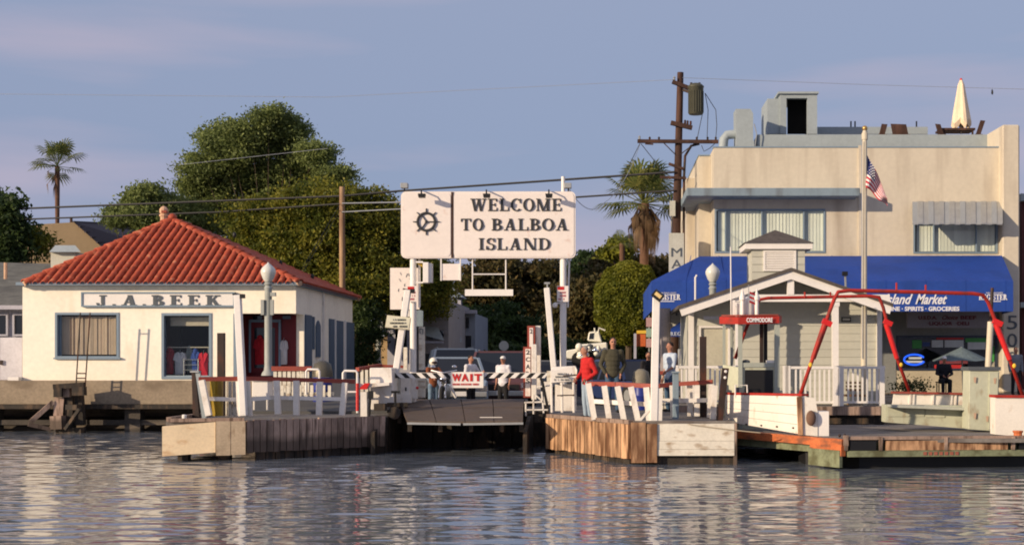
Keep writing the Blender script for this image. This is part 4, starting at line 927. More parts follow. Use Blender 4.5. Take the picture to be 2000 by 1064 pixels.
MB().tube([P(c0[0]+17*math.cos(t), c0[1]+17*math.sin(t), ly) for t in [R(i*12) for i in range(31)]], .032, 6).build('wheel_rim', darkletter, bs_)
for i in range(8):
    t = R(45*i); MB().bar(P(c0[0]+16*math.cos(t), c0[1]+16*math.sin(t), ly), P(c0[0]+26*math.cos(t), c0[1]+26*math.sin(t), ly), .03, .02).build('wheel_handle', darkletter, bs_)
for t in (0, 125, 235): MB().bar(P(*c0, ly-.005), P(c0[0]+16*math.cos(R(t)), c0[1]+16*math.sin(R(t)), ly), .035, .02).build('wheel_spoke', darkletter, bs_)
MB().ell(P(*c0, ly-.01), (.04, .02, .04)).build('wheel_hub', darkletter, bs_)
for px, b in ((807, 790), (1100, 790)): MB().tube([P(px, b, SY+.12), P(px, 500, SY+.12)], .085, 14).build('post', whiteclean, bs_, smooth=True)
MB().tube([P(819, 600, SY+.2), P(819, 505, SY+.2)], .03, 8).build('conduit', whiteclean, bs_); MB().tube([P(1109, 600, SY+.2), P(1112, 505, SY+.2)], .025, 8).build('conduit', whiteclean, bs_)
MB().tube([P(1100, 375, SY+.12), P(1100, 345, SY+.12)], .05, 10).build('post_top', whiteclean, bs_)
for px in (823, 950, 1072):
    h = MB().pprism([(px-7, 378), (px+7, 378), (px+6, 385), (px-6, 385)], SY-.50, .22).build('sign_lamp', black, bs_)
    MB().tube([P(px, 379, SY-.35), P(px, 373, SY-.3), P(px, 371, SY+.05)], .02, 6).build('lamp_arm', black, h)
for px, lb in ((790, 'floodlight at the top left corner of the welcome sign'), (1110, 'floodlight at the top right corner of the welcome sign')):
    t = thing('floodlight', lb, 'floodlight', P(px, 374, SY+.1)); MB().pbox(px-8, 357, px+6, 367, SY+.05, .22).build('housing', galv, t, bevel=.01); MB().tube([P(px, 367, SY+.15), P(px, 376, SY+.15)], .02, 6).build('bracket', black, t)
# things hung below the sign
hb1 = thing('signal_box', 'white open box lamp hung beside the left sign post', 'signal', P(830, 553, SY))
MB().pbox(826, 512, 837, 552, SY-.1, .35).build('case', whiteclean, hb1, bevel=.01); MB().pbox(838, 514, 843, 551, SY, .3).build('door', whiteclean, hb1)
MB().pbox(812, 510, 826, 513, SY-.05, .1).pbox(812, 550, 826, 553, SY-.05, .1).build('bracket', whiteclean, hb1); MB().pprism([(814, 514), (825, 514), (825, 522)], SY+.05, .04).build('lamp', yellow, hb1)
hb2 = thing('blank_sign', 'small square blank white sign hung under the welcome sign', 'sign', P(879, 547, SY))
MB().pbox(861, 515, 899, 547, SY+.05, .04).build('panel', signwhite, hb2)
for a in (860, 897.5): MB().pbox(a, 505, a+2.6, 548, SY+.03, .05).build('hanger', whiteclean, hb2)
hb3 = thing('clearance_bar', 'long white bar hung on two rods below the welcome sign', 'bar', P(955, 578, SY))
MB().pbox(908, 565, 1002, 577.5, SY+.02, .05).build('bar', whiteclean, hb3)
for a in (923, 988): MB().tube([P(a, 505, SY+.1), P(a, 577, SY+.1)], .018, 6).build('rod', whiteclean, hb3)
MB().tube([P(923, 535.5, SY+.1), P(988, 535.5, SY+.1)], .018, 6).build('cross_rod', whiteclean, hb3)
gs = thing('worn_panel', 'worn white square panel with flaking dark marks behind the left sign post', 'sign', P(790, 610, 36.8))
MB().pbox(762, 523, 819, 604, 36.8, .06).build('panel', signwhite, gs)
mk = MB(); rr_ = random.Random(3)
for i in range(16):
    a = rr_.uniform(768, 812); b = rr_.uniform(530, 592); mk.bar(P(a, b, 36.79), P(a+rr_.uniform(-3, 3), b+rr_.uniform(2, 8), 36.79), .012, .006)
stuff(mk.build('paint_flakes', greyletter, gs)); MB().pbox(783, 604, 800, 618, 36.85, .05).build('stem', white, gs)
for px, lb, x1_ in ((795, 'small red and white notice on the left sign post', 815), (1088, 'small red and white notice on the right sign post', 1110)):
    t = thing('notice', lb, 'sign', P(px+10, 588, SY)); MB().pbox(px, 558, x1_, 589, SY-.03, .02).build('plate', signwhite, t)
    MB().pbox(px+1, 559.5, px+14, 566, SY-.036, .005).build('red_block', wr, t)
    dashes(t, px+2, 568, x1_-2, 587, 3, SY-.036, mat('faded_red_ink', (.50, .12, .14), .5), seed=px)
ns = thing('notice_board', 'tilted cream notice board with three dark lines fixed to the leaning pole', 'sign', P(778, 642, 35.4))
MB().pprism([(756, 615), (803, 620), (800, 644), (752, 639)], 35.45, .04).build('board', mat('cream_sign', (.62, .58, .44), .5), ns)
MB().pprism([(757.5, 617), (801, 621.5), (798.5, 642), (754, 637.5)], 35.44, .01).build('face', mat('cream_sign_face', (.68, .66, .52), .5), ns)
for i, yy in enumerate((622, 628.5, 635)): dashes(ns, 761, yy-.5, 796, yy+5, 1, 35.425, darkletter, seed=20+i)
cd = thing('dome_camera', 'round white camera on the right sign post', 'camera', P(1084, 600, SY))
MB().ell(P(1084, 596, SY), (.07, .07, .07)).build('dome', whiteclean, cd, smooth=True); MB().tube([P(1084, 592, SY), P(1097, 592, SY+.1)], .02, 6).build('arm', whiteclean, cd)
# ============================================================ RIGHT DOCK
rd = struct(MB().prism([(-1.35, 34.3, .88), (.60, 30.5, .90), (2.95, 30.5, .90), (2.95, 38.4, .96), (-1.35, 38.4, .92)], (0, 0, -.12)).build('right_dock', deckwood))
facerow(rd, (-1.36, 34.25, 0), (.62, 30.42, 0), 24, tanwood, .12, .88, jit=.015)
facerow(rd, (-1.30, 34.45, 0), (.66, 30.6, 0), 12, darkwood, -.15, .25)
facerow(rd, (.64, 30.40, 0), (.98, 30.38, 0), 1, tanwood, .04, .93, th=.12, jit=.01)
facerow(rd, (.99, 30.38, 0), (1.22, 30.38, 0), 1, tanwood, .06, .90, th=.1, jit=.01)
for i, (a, b) in enumerate(((.20, .34), (.345, .52), (.525, .90))): pc('white_board', rd, (2.07, 30.40+i*.006, (a+b)/2), (1.69, .08, b-a), offwhite)
pc('corner_post', rd, (2.94, 30.5, .45), (.07, .24, .92), oldwood)
pc('skirt', rd, (2.05, 30.55, .05), (1.7, .1, .28), darkwood)
pcbar('kerb_timber', rd, (-1.30, 34.2, .93), (.66, 30.50, .93), .16, .09, oldwood); pcbar('kerb_timber', rd, (.70, 30.48, .93), (2.95, 30.48, .93), .14, .06, deckwood)
facerow(rd, (-1.36, 37.2, 0), (-1.36, 34.3, 0), 8, darkwood, -.2, .88)
for a, b in ((-1.0, 34.2), (0, 32.4), (1, 31), (2.7, 31)): pc('pile', rd, (a, b, -.1), (.24, .24, .9), darkwood)
r2 = rail_thing('white post railing with red cap and mid rail on the front of the right dock', [P(1150, 749, 32.3), P(1205, 750, 31.6), P(1283, 754, 31.0)],
    [(1161, 819, 31.9, 1149, 748), (1190, 821, 31.6, 1180, 753), (1219, 823, 31.3, 1206, 754), (1247, 825, 31.1, 1232, 755), (1268, 826, 31.0, 1262, 756), (1287, 826, 30.9, 1288, 758)], 0)
pcbar('mid_rail', r2, P(1156, 783, 31.9), P(1283, 790, 31.0), .06, .10, white); pcbar('brace', r2, P(1248, 823, 30.95), P(1284, 780, 30.95), .06, .05, white)
r3 = rail_thing('red capped white railing at the back right of the right dock', [P(1286, 753, 33.0), P(1318, 750, 33.2), P(1392, 745, 33.0)],
    [(1316, 822, 32.8, 1313, 752), (1361, 812, 33.1, 1361, 752), (1348, 812, 33.3, 1347, 752), (1386, 815, 32.9, 1389, 750), (1392, 822, 32.6, 1396, 752)], 0)
pcbar('mid_rail', r3, P(1286, 782, 33.0), P(1392, 781, 33.0), .06, .10, white)
gp2 = thing('grey_post', 'square grey post standing in the right dock railing', 'post', P(1322, 822, 32.3)); MB().pbox(1314, 728, 1326, 822, 32.4, .14).build('shaft', ledgegrey, gp2, bevel=.01); MB().pbox(1312, 725, 1328, 728, 32.35, .2).build('cap', ledgegrey, gp2)
tag(MB().pbox(1367, 657, 1380, 815, 33.4, .14).build('steel_pile', steel), 'tall dark brown steel pile in front of the pavilion door', 'pile')
hp = thing('perforated_beam', 'leaning dark steel beam with white bolt heads near the ferry bow', 'beam', P(1406, 822, 31.8))
MB().prism([P(1411, 718, 31.8), P(1424, 719, 31.8), P(1411, 826, 31.8), P(1399, 826, 31.8)], (0, .12, 0)).build('beam', steel, hp)
for y_ in (725, 737): MB().ell(P(1417.5-(y_-725)*.1, y_, 31.78), (.035, .02, .035)).build('bolt', whiteclean, hp)
rpz = thing('mooring_rope', 'thin pale rope running from the right dock to the ferry bow', 'rope', P(1350, 828, 30.3))
MB().tube([P(1345+20*i, 828+i*2.9-.25*i*i*.3, 30.34) for i in range(8)], .012, 5).build('rope', mat('rope', (.45, .38, .27), .9), rpz)
pickets('white picket fence beside the lane between the right dock and pavilion', 1290, 1312, 748, 800, 35.5, 3)
pickets('pale fence panel behind the grey pole on the right dock', 1292, 1312, 731, 750, 36.5, 2, cap=redrail, capy=7)

# ============================================================ FERRY
fy = thing('car_ferry', 'white car ferry deck with red pipe gallows moored at the right', 'ferry', (7, 32, 0))
hullpts = [(5.10, 29.1), (9.35, 29.5), (12.6, 31.5), (12.6, 36.0), (2.95, 36.0), (3.02, 32.6)]
MB().prism([(a, b, .56) for a, b in hullpts], (0, 0, -.25)).build('hull', mat('hull_green_white', (.20, .22, .13), .7, .3, 2, .003, stain=(.10, .10, .05), smin=.48, smax=.62, sscale=(3, 3, 3)), fy)
MB().prism([(5.5, 29.5, .33), (9.2, 29.9, .33), (12, 32, .33), (12, 36, .33), (4.4, 36, .33), (4.5, 30.5, .33)], (0, 0, -.4)).build('hull_bottom', black, fy)
# deck planks
for i in range(15):
    y_ = 29.35+i*.43; xl = 5.15-(y_-29.1)*.60 if y_ < 32.6 else 3.05; xr = 9.4+(y_-29.5)*1.5 if y_ < 31.5 else 12.5
    xl = max(xl, 3.05); pc('deck_plank', fy, ((xl+xr)/2, y_, .60), (xr-xl, .41, .08), deckwood)
# rub rails and end timbers
pcbar('rub_rail', fy, (5.10, 29.02, .55), (3.0, 32.55, .57), .16, .17, orangehull); pcbar('rub_rail', fy, (5.07, 29.0, .38), (4.55, 29.9, .40), .12, .20, orangehull)
ea, eb = Vector((5.12, 29.02, 0)), Vector((9.36, 29.42, 0)); 
def endp(t, z, o=0): p = ea.lerp(eb, t); return Vector((p.x, p.y+o, z))
pcbar('end_cap', fy, endp(0, .66), endp(1, .66), .14, .07, oldwood)
for i, (t0, t1, m_) in enumerate(((.02, .15, black), (.20, .50, tanwood), (.51, .82, tanwood), (.88, .99, black))): pcbar('end_timber', fy, endp(t0, .50), endp(t1, .50), .12, .20, m_)
for t in (.0, .175, .505, .85): pcbar('end_block', fy, endp(t, .68, -.05), endp(t, .40, -.02), .07, .1, oldwood)
pcbar('hull_strake', fy, endp(.01, .33), endp(.99, .33), .1, .13, MATS['hull_green_white']); 
dm = MB(); 
for i in range(7): 
    p = endp(.40+i*.027, .33, -.06); dm.box(p, (.07, .01, .07))
dm.build('faded_name', mat('faded_red_name', (.28, .09, .06), .7), fy)
pcbar('lower_plank', fy, (5.02, 29.0, .22), (4.5, 29.9, .22), .08, .36, MATS['hull_green_white'])
pcbar('corner_bollard', fy, (5.12, 28.98, .5), (5.12, 28.98, .72), .10, .10, oldwood)
# left bulwark of lapped boards
bA = Vector((X(1566, 30.3), 30.3, 0)); bB = Vector((X(1416, 33.2), 33.2, 0))
bw = mat('ferry_white', (.80, .76, .68), .5, .08, 2, .003, stain=(.5, .35, .22), smin=.58, smax=.72, sscale=(3, 3, 2), rv=.04)
ztA, ztB, zbA, zbB = Z(773, 30.3), Z(770, 33.2), Z(848, 30.3), Z(822, 33.2)
for i in range(4):
    t0 = i/4; t1 = (i+1)/4-.01
    MB().prism([(bA.x, bA.y, zbA+(ztA-zbA)*t0), (bB.x, bB.y, zbB+(ztB-zbB)*t0), (bB.x, bB.y, zbB+(ztB-zbB)*t1), (bA.x, bA.y, zbA+(ztA-zbA)*t1)], (.06+.012*i, .05, 0)).build('bulwark_board', bw, fy)
MB().prism([(bA.x, bA.y, ztA), (bB.x, bB.y, ztB), (bB.x, bB.y, ztB+.05), (bA.x, bA.y, ztA+.05)], (.16, .08, 0)).build('bulwark_cap', red, fy)
for i in range(5):
    p = bA.lerp(bB, .1+i*.2); MB().ell((p.x-.01, p.y-.02, .80), (.03, .02, .02)).build('scupper', steel, fy)
MB().pprism([(1557, 775), (1566, 773), (1568, 849), (1560, 849)], 30.15, .12).build('stem_post', tanwood, fy)
MB().pprism([(1568, 774), (1592, 777), (1597, 804), (1597, 851), (1569, 849)], 30.2, .35).build('wing_box', bw, fy)
MB().pbox(1597.5, 803, 1619, 851, 30.22, .5).build('wing_step', whiteclean, fy)
fd = MB().ell(P(1584, 816, 30.14), (.11, .08, .17)).build('fender', mat('brown_fender', (.16, .09, .06), .8), fy, smooth=True)
# wheelhouse
WY = 33.1
wh = thing('wheelhouse', 'grey green ferry wheelhouse with red roof band lettered COMMODORE', 'wheelhouse', P(1468, 835, WY))
MB().prism([P(1405, 632, WY+.35), P(1442, 633, WY-.25), P(1522, 631, WY-.2), P(1527, 630, WY+.3), P(1515, 632, WY+1.2), P(1415, 632, WY+1.2)], (0, 0, .17)).build('roof_band', red, wh)
MB().prism([P(1409, 617.2, WY+.35), P(1444, 617.2, WY-.19), P(1520, 616, WY-.15), P(1524, 616, WY+.3), P(1512, 617.5, WY+1.15), P(1418, 617.5, WY+1.15)], (0, 0, .03)).build('roof_top', redrail, wh)
bfont('lettering', 'COMMODORE', 1458, 620.2, 1509, 629.2, WY-.275, wl, wh, bold=.03)
for a, b, Y_ in ((1442, 1450, WY-.15), (1513, 1523, WY-.15), (1412, 1417, WY+.3), (1492, 1499, WY+1.0), (1427, 1431, WY+1.0), (1518, 1522, WY+.9)): MB().pbox(a, 632, b, 838, Y_, .09).build('corner_post', housegrey if b < 1490 or a > 1510 else black, wh)
MB().pbox(1484, 632, 1491, 716, WY+.9, .05).build('dark_post', steel, wh)
MB().pbox(1450, 708, 1513, 717, WY-.13, .25).build('window_sill', housegrey, wh)
MB().pbox(1450, 717, 1513, 838, WY-.10, .06).build('front_panel', palegreen, wh)
MB().pbox(1455, 722, 1510, 768, WY-.115, .014).build('black_panel', black, wh)
MB().prism([P(1412, 712, WY+.3), P(1442, 717, WY-.1), P(1442, 838, WY-.1), P(1412, 830, WY+.3)], (.04, .02, 0)).build('side_panel', palegreen, wh)
MB().pbox(1497, 703, 1514, 709, WY-.1, .1).build('paper', whiteclean, wh)
MB().ell(P(1457, 706, WY), (.10, .08, .05)).build('bundle', greyletter, wh)
for px, tp in ((1450, 562), (1478, 560)):
    h = MB().lathe(P(px, 618, WY+.3), [(.05, 0), (.05, .38), (.075, .40), (.075, .48), (.05, .50), (.045, .54), (.02, .62), (.005, .68)], 12).build('horn_light', whiteclean, wh, smooth=True)
MB().lathe(P(1461, 618, WY+.5), [(.14, 0), (.15, .28), (.11, .42), (.03, .48)], 14).build('radar_dome', whiteclean, wh, smooth=True)
MB().pbox(1431, 586, 1436, 618, WY+.4, .08).pbox(1440, 592, 1444, 618, WY+.5, .08).build('antenna_mount', whiteclean, wh)
MB().tube([P(1428, 618, WY+.6), P(1427, 482, WY+.6)], .015, 6).build('whip_antenna', whiteclean, wh)
sf = thing('small_flag', 'tiny red and white striped flag above the ferry wheelhouse', 'flag', P(1466, 600, WY+.2))
MB().tube([P(1463, 618, WY+.2), P(1462, 556, WY+.2)], .01, 5).build('staff', galv, sf)
for i in range(5): MB().prism([P(1464, 569+i*4.4, WY+.2), P(1474, 573+i*4.4, WY+.26), P(1475, 577.2+i*4.4, WY+.26), P(1464, 573.2+i*4.4, WY+.2)], (0, .008, 0)).build('stripe', brightred if i % 2 == 0 else whiteclean, sf)
rk2 = thing('equipment_rack', 'small white pipe rack with dark box behind the ferry bulwark', 'rack', P(1445, 790, 33))
MB().tube([P(1436, 776, 32.75), P(1436, 752, 32.75), P(1459, 752, 32.75), P(1460, 776, 32.75)], .02, 6).build('pipe', whiteclean, rk2); MB().pbox(1437, 756, 1452, 775, 32.8, .15).build('dark_box', greyletter, rk2)
# red gallows frames (part of the ferry)
def gallows(pts, Y0_, Y1_, label):
    n = len(pts); W = [P(a, b, Y0_+(Y1_-Y0_)*i/(n-1)) for i, (a, b) in enumerate(pts)]
    g = MB().tube(W, .043, 10).build('gallows_frame', red, fy, smooth=2); return W
gallows([(1561, 776), (1597, 672), (1629, 585), (1637, 570), (1660, 567), (1900, 573), (1920, 576), (1930, 590), (1957, 660), (1999, 776)], 30.6, 31.4, '')
gallows([(1436, 700), (1458, 640), (1476, 596), (1484, 585), (1500, 582), (1700, 578), (1717, 580), (1725, 600), (1745, 680), (1776, 764)], 34.3, 34.8, '')
for (a, b, c_, d_, Y_) in ((1612, 632, 1588, 700, 30.75), (1731, 632, 1752, 700, 34.7), (1945, 632, 1972, 702, 31.3)):
    MB().tube([P(a, b, Y_), P(c_, d_, Y_)], [.072, .06], 10).build('gallows_sleeve', brightred if Y_ != 30.75 else red, fy, smooth=True)
    MB().box(P(a+3, b-2, Y_-.02), (.22, .12, .12), 0, 0, R(25)).build('gallows_bracket', brightred, fy)
for a, b, Y_ in ((1583, 712, 30.6), (1760, 712, 34.7), (1981, 714, 31.3)): MB().ell(P(a, b, Y_-.06), (.045, .045, .055)).build('marker_lamp', mat('yellow_lens', (.8, .5, .05), .3), fy)
for a, Y_, top in ((1751, 31.0, 552), (1808, 31.1, 556), (1572, 34.5, 570), (1622, 34.6, 570)): MB().tube([P(a, 582 if Y_ > 33 else 570, Y_), P(a, top, Y_)], .022, 6).build('gallows_pin', red, fy)
# right-hand deck furniture of the ferry
MB().pprism([(1747, 766), (1896, 770), (1894, 797), (1743, 795)], 33.3, .1).build('bulwark_far', bw, fy)
for a in (1777, 1784, 1822, 1858, 1866): MB().pprism([(a, 767), (a+3, 767), (a+1.5, 796), (a-1.5, 796)], 33.26, .04).build('bulwark_rib', white, fy)
MB().pprism([(1743, 764), (1896, 767), (1896, 771), (1743, 768)], 33.22, .2).build('bulwark_cap', redrail, fy)
MB().pprism([(1730, 790), (1893, 792), (1893, 837), (1730, 824)], 32.7, .5).build('deck_locker', palegreen, fy)
MB().pprism([(1733, 793), (1805, 793), (1805, 813), (1733, 813)], 32.68, .018).pprism([(1808, 794), (1845, 794), (1845, 815), (1808, 815)], 32.68, .018).build('locker_door', palegreen, fy)
MB().pprism([(1739, 790), (1975, 799), (1968, 804), (1739, 795)], 32.3, .38).build('locker_shelf', mat('pale_shelf', (.44, .46, .40), .5), fy)
eh = MB().pprism([(1894, 720), (1952, 724), (1947, 842), (1892, 838)], 31.9, .6).build('engine_casing', palegreen, fy, bevel=.01)
MB().pbox(1892, 716, 1955, 723, 31.85, .7).build('casing_top', greyletter, eh); MB().pprism([(1933, 726), (1950, 727), (1946, 838), (1931, 838)], 31.87, .03).build('casing_door', palegreen, eh)
for a, b in ((1902, 736), (1941, 738), (1902, 806), (1926, 812)): MB().pprism([(a, b), (a+5, b), (a+4, b+11), (a+1, b+11)], 31.86, .01).build('rust_stain', mat('rust_wash', (.50, .34, .24), .8), eh)
MB().tube([P(1930, 718, 32.2), P(1935, 628, 32.2)], .075, 12).build('exhaust_pipe', creampole, fy, smooth=True)
MB().tube([P(1935, 628, 32.2), P(1938, 562, 32.2)], .04, 10).build('exhaust_tip', steel, fy, smooth=True)
MB().pprism([(1944, 776), (1999, 776), (2060, 780), (2060, 853), (1999, 852), (1944, 848)], 30.4, .4).build('wing_box', bw, fy)
MB().pprism([(1944, 771), (2060, 773), (2060, 777), (1944, 776)], 30.36, .5).build('wing_cap', red, fy)
for a in (1640, 1650): MB().ell(P(a, 850, 29.2), (.03, .03, .04)).build('cleat', steel, fy)
MB().lathe(P(1988, 856, 29.4), [(.09, 0), (.09, .12), (.11, .14), (.11, .17)], 12).build('bollard', orangehull, fy)

# ============================================================ LAMPS, POLES, FLAG
def lamp(label, px, top, bot, Y, m, extras=True):
    t = thing('street_lamp', label, 'street lamp', P(px, bot, Y)); s = F/Y; b = P(px, bot, Y); h = (bot-top)/s
    gh = min(.62, h*.18)
    MB().lathe(b, [(.22, 0), (.20, .08), (.14, .16), (.12, .32), (.115, h-gh-.25), (.14, h-gh-.2), (.09, h-gh-.12)], 16).build('post', m, t, smooth=True)
    MB().lathe(b+Vector((0, 0, h-gh-.12)), [(.10, 0), (.14, .05), (.10, .10), (.13, .13)], 14).build('fitter', m, t, smooth=True)
    MB().lathe(b+Vector((0, 0, h-gh)), [(.10, 0), (.17, gh*.15), (.235, gh*.42), (.24, gh*.55), (.20, gh*.70), (.10, gh*.86), (.04, gh*.93), (.015, gh)], 18).build('globe', globe, t, smooth=True)
    if extras:
        for sx_ in (-1, 1): MB().box(b+Vector((sx_*.15, -.12, h*.60)), (.10, .1, .48)).build('speaker_box', m, t)
        MB().box(b+Vector((.18, -.1, h*.715)), (.16, .14, .12)).build('sensor_box', m, t)
lamp('tall grey street lamp with acorn globe in front of the cream office porch', 524, 512, 733, 43.8, greymetal)
lamp('grey street lamp in shade beyond the left gate with small plates on its post', 739, 580, 716, 60, greymetal)
lamp('street lamp globe rising above the pavilion roof against the blue awning', 1392, 514, 722, 45.4, greymetal, False)
pl = thing('banner_plates', 'two pale plates fixed on the shaded street lamp', 'plates', P(739, 660, 59.8))
for a, b in ((724, 733), (745, 754)): MB().pbox(a, 641, b, 658, 59.7, .03).build('plate', mat('pale_blue_plate', (.3, .34, .4), .5), pl)
fp = thing('flagpole', 'cream flagpole with gold ball rising beside the pavilion', 'flagpole', P(1688, 790, 37.1))
MB().tube([P(1687, 794, 37.1), P(1688, 500, 37.1), P(1689, 257, 37.1)], [.085, .075, .062], 14).build('pole', creampole, fp, smooth=True)
MB().lathe(P(1689, 273, 37.1), [(.085, 0), (.085, .17), (.05, .2), (.05, .25)], 12).build('truck', creampole, fp); MB().ell(P(1689, 251, 37.1), (.075, .075, .075)).build('ball', gold, fp, smooth=True)
MB().tube([P(1683.5, 275, 37.0), P(1684, 700, 37.0)], .012, 5).build('halyard', wirepale, fp)
fl = thing('american_flag', 'american flag hanging limp from the cream flagpole', 'flag', P(1691, 365, 37))
def fpos(u, v):
    a = Vector((1691+u*42, 298+u**1.15*88)); b = Vector((1691+u*43, 366+u*38)); q = a.lerp(b, v); return P(q.x, q.y+2.5*math.sin(u*9+v*3), 37.05+.11*math.sin(u*11+v*4))
def fstrip(v0, v1, u0, u1, n=14, o=0):
    mb = MB(); vs = [fpos(u0+(u1-u0)*i/n, v)+Vector((0, o, 0)) for v in (v0, v1) for i in range(n+1)]; mb.add(vs, [(i, i+1, n+2+i, n+1+i) for i in range(n)]); return mb
fr_, fw_, fb_ = mat('flag_red', (.45, .02, .04), .8), mat('flag_white', (.72, .70, .70), .8), mat('flag_blue', (.02, .03, .14), .8)
for i in range(13): fstrip(i/13, (i+1)/13, .42 if i < 7 else 0, 1).build('stripe', fw_ if i % 2 else fr_, fl)
cnt = fstrip(0, 7/13, 0, .42).build('canton', fb_, fl); st_ = MB()
for j in range(5):
    for i in range(6): p = fpos(.03+i*.07, .05+j*.10)+Vector((0, -.012, 0)); st_.box(p, (.03, .004, .03))
stuff(st_.build('stars', fw_, fl))
tag(MB().tube([P(1358, 625, 45.2), P(1358, 542, 45.2), P(1361, 537, 45.2)], .03, 6).build('vent_pipe', whiteclean), 'thin white bent pipe in front of the left end of the blue awning', 'pipe')
t = thing('floodlight', 'small dark floodlight on the pavilion roof against the blue awning', 'floodlight', P(1651, 566, 39)); MB().pbox(1646, 530, 1656, 538, 39, .15).build('housing', black, t); MB().tube([P(1651, 538, 39.1), P(1652, 566, 39.1)], .03, 6).build('stem', galv, t)
# utility pole
UY = 52.5
up = thing('utility_pole', 'tall dark utility pole with crossarms and a transformer beside the market', 'utility pole', P(1318, 740, UY))
MB().tube([P(1316, 740, UY), P(1321, 455, UY), P(1329, 142, UY)], [.17, .16, .12], 12).build('pole', poleW, up, smooth=True)
MB().tube([P(1334, 740, UY), P(1336, 345, UY), P(1338, 305, UY), P(1350, 285, UY), P(1366, 281, UY)], .05, 8).build('riser_conduit', steel, up, smooth=True)
for a, b, w_ in (((1245, 276), (1403, 277), .13), ((1310, 240), (1352, 250), .16), ((1313, 160), (1345, 172), .14), ((1289, 346), (1340, 348), .10), ((1306, 320), (1335, 330), .1), ((1276, 282), (1245+15, 281), .05)): MB().bar(P(*a, UY-.2), P(*b, UY-.2), w_, w_).build('crossarm', poleW, up)
for a, b in (((1296, 279), (1321, 304)), ((1358, 279), (1326, 304))): MB().tube([P(*a, UY-.15), P(*b, UY-.1)], .02, 5).build('arm_brace', steel, up)
for a, b in ((1249, 268), (1269, 270), (1287, 270), (1361, 270), (1382, 270), (1398, 270), (1338, 237), (1343, 238), (1349, 239), (1317, 152)): MB().lathe(P(a, b+5, UY-.2), [(.03, 0), (.05, .03), (.03, .07), (.05, .10), (.02, .15)], 8).build('insulator', galv if a in (1249, 1317) else steel, up)
tf_ = MB().lathe(P(1359, 224, UY-.35), [(.25, 0), (.29, .05), (.29, 1.0), (.31, 1.02), (.31, 1.06), (.22, 1.14), (.1, 1.18)], 20).build('transformer', mat('olive_grey_tank', (.085, .085, .06), .5, .2, 3, metal=.2), up, smooth=True)
for i in range(9): t = R(200+i*17); MB().box(P(1359, 200, UY-.35)+Vector((.30*math.cos(t), .30*math.sin(t), 0)), (.03, .03, .8)).build('cooling_fin', MATS['olive_grey_tank'], tf_)
for a in (1350, 1366): MB().lathe(P(a, 168, UY-.4), [(.04, 0), (.06, .04), (.04, .08), (.05, .12)], 8).build('bushing', steel, tf_)
MB().bar(P(1334, 176, UY-.2), P(1352, 182, UY-.3), .10, .10).build('tank_bracket', steel, up)
MB().pbox(1308, 392, 1319, 422, UY-.3, .12).build('meter_box', MATS['pale_sign_board'], up)
for pts in ([(1377, 182), (1383, 215), (1381, 270)], [(1377, 182), (1398, 215), (1400, 245), (1398, 270)], [(1372, 222), (1366, 250), (1362, 270)], [(1250, 280), (1235, 310), (1205, 370)], [(1252, 281), (1275, 310), (1300, 345)], [(1370, 284), (1375, 296), (1386, 290), (1398, 279)]):
    MB().tube([P(a, b, UY-.25) for a, b in pts], .014, 5).build('lead', wire, up)
wp = thing('wood_pole', 'plain pale wooden pole with guy wires behind the office roof', 'utility pole', P(668, 700, 56))
MB().tube([P(669, 700, 57), P(668, 365, 57)], [.14, .11], 12).build('pole', woodpole, wp, smooth=True)
for a, b in (((666, 395), (590, 525)), ((666, 408), (592, 530))): MB().tube([P(*a, 57), P(*b, 53)], .009, 5).build('guy_wire', wire, wp)
def cable(label, pts, m=wire, r=.028, sag=0):
    W = []
    for (a, b) in zip(pts, pts[1:]):
        A_, B_ = P(*a), P(*b)
        for i in range(10): t = i/10; W.append(A_.lerp(B_, t)+Vector((0, 0, -sag*4*t*(1-t))))
    W.append(P(*pts[-1])); tag(MB().tube(W, r, 5).build('power_cable', m), label, 'cable')
cable('thick upper black cable running behind the top of the welcome sign', [(1318, 336, 52.3), (780, 373, 56.5), (665, 383, 57), (0, 409, 62), (-600, 432, 66)], r=.045)
cable('lower cable crossing behind the palm and the welcome sign', [(1318, 372, 52.3), (1127, 385, 54), (668, 398, 57), (430, 414, 59), (0, 430, 62), (-600, 450, 66)], r=.038)
cable('grey cable running just below the top of the pale wooden pole', [(785, 395, 55), (668, 397, 56.9)], wirepale, .02); cable('second grey cable right of the pale wooden pole', [(785, 408, 55), (668, 414, 56.9)], wirepale, .02)
cable('thin faint high wire left of the utility pole', [(-500, 195, 56), (0, 184, 55), (640, 190, 54), (1315, 156, 52.4)], wirepale, .009); cable('thin faint high wire right of the utility pole', [(1330, 152, 52.4), (1700, 166, 54), (2400, 186, 56)], wirepale, .009)
cable('thin drooping wire between the welcome sign and the utility pole', [(1112, 370, 36.1), (1180, 396, 44), (1250, 282, 52.2)], wirepale, .01, .35)
cable('thin green grey wire crossing the tall tree', [(350, 322, 60), (640, 290, 58)], wirepale, .008)
bd = thing('bird', 'small dark bird in flight at the upper right', 'bird', P(1938, 180, 60))
MB().ell(P(1938, 181, 60), (.04, .09, .09)).build('body', black, bd); MB().prism([P(1936, 178, 60), P(1940, 178, 60), P(1938, 174, 60.3)], (0, .02, .01)).prism([P(1937, 182, 60), P(1940, 182, 60), P(1939, 186, 59.8)], (0, .02, .01)).build('wing', black, bd)

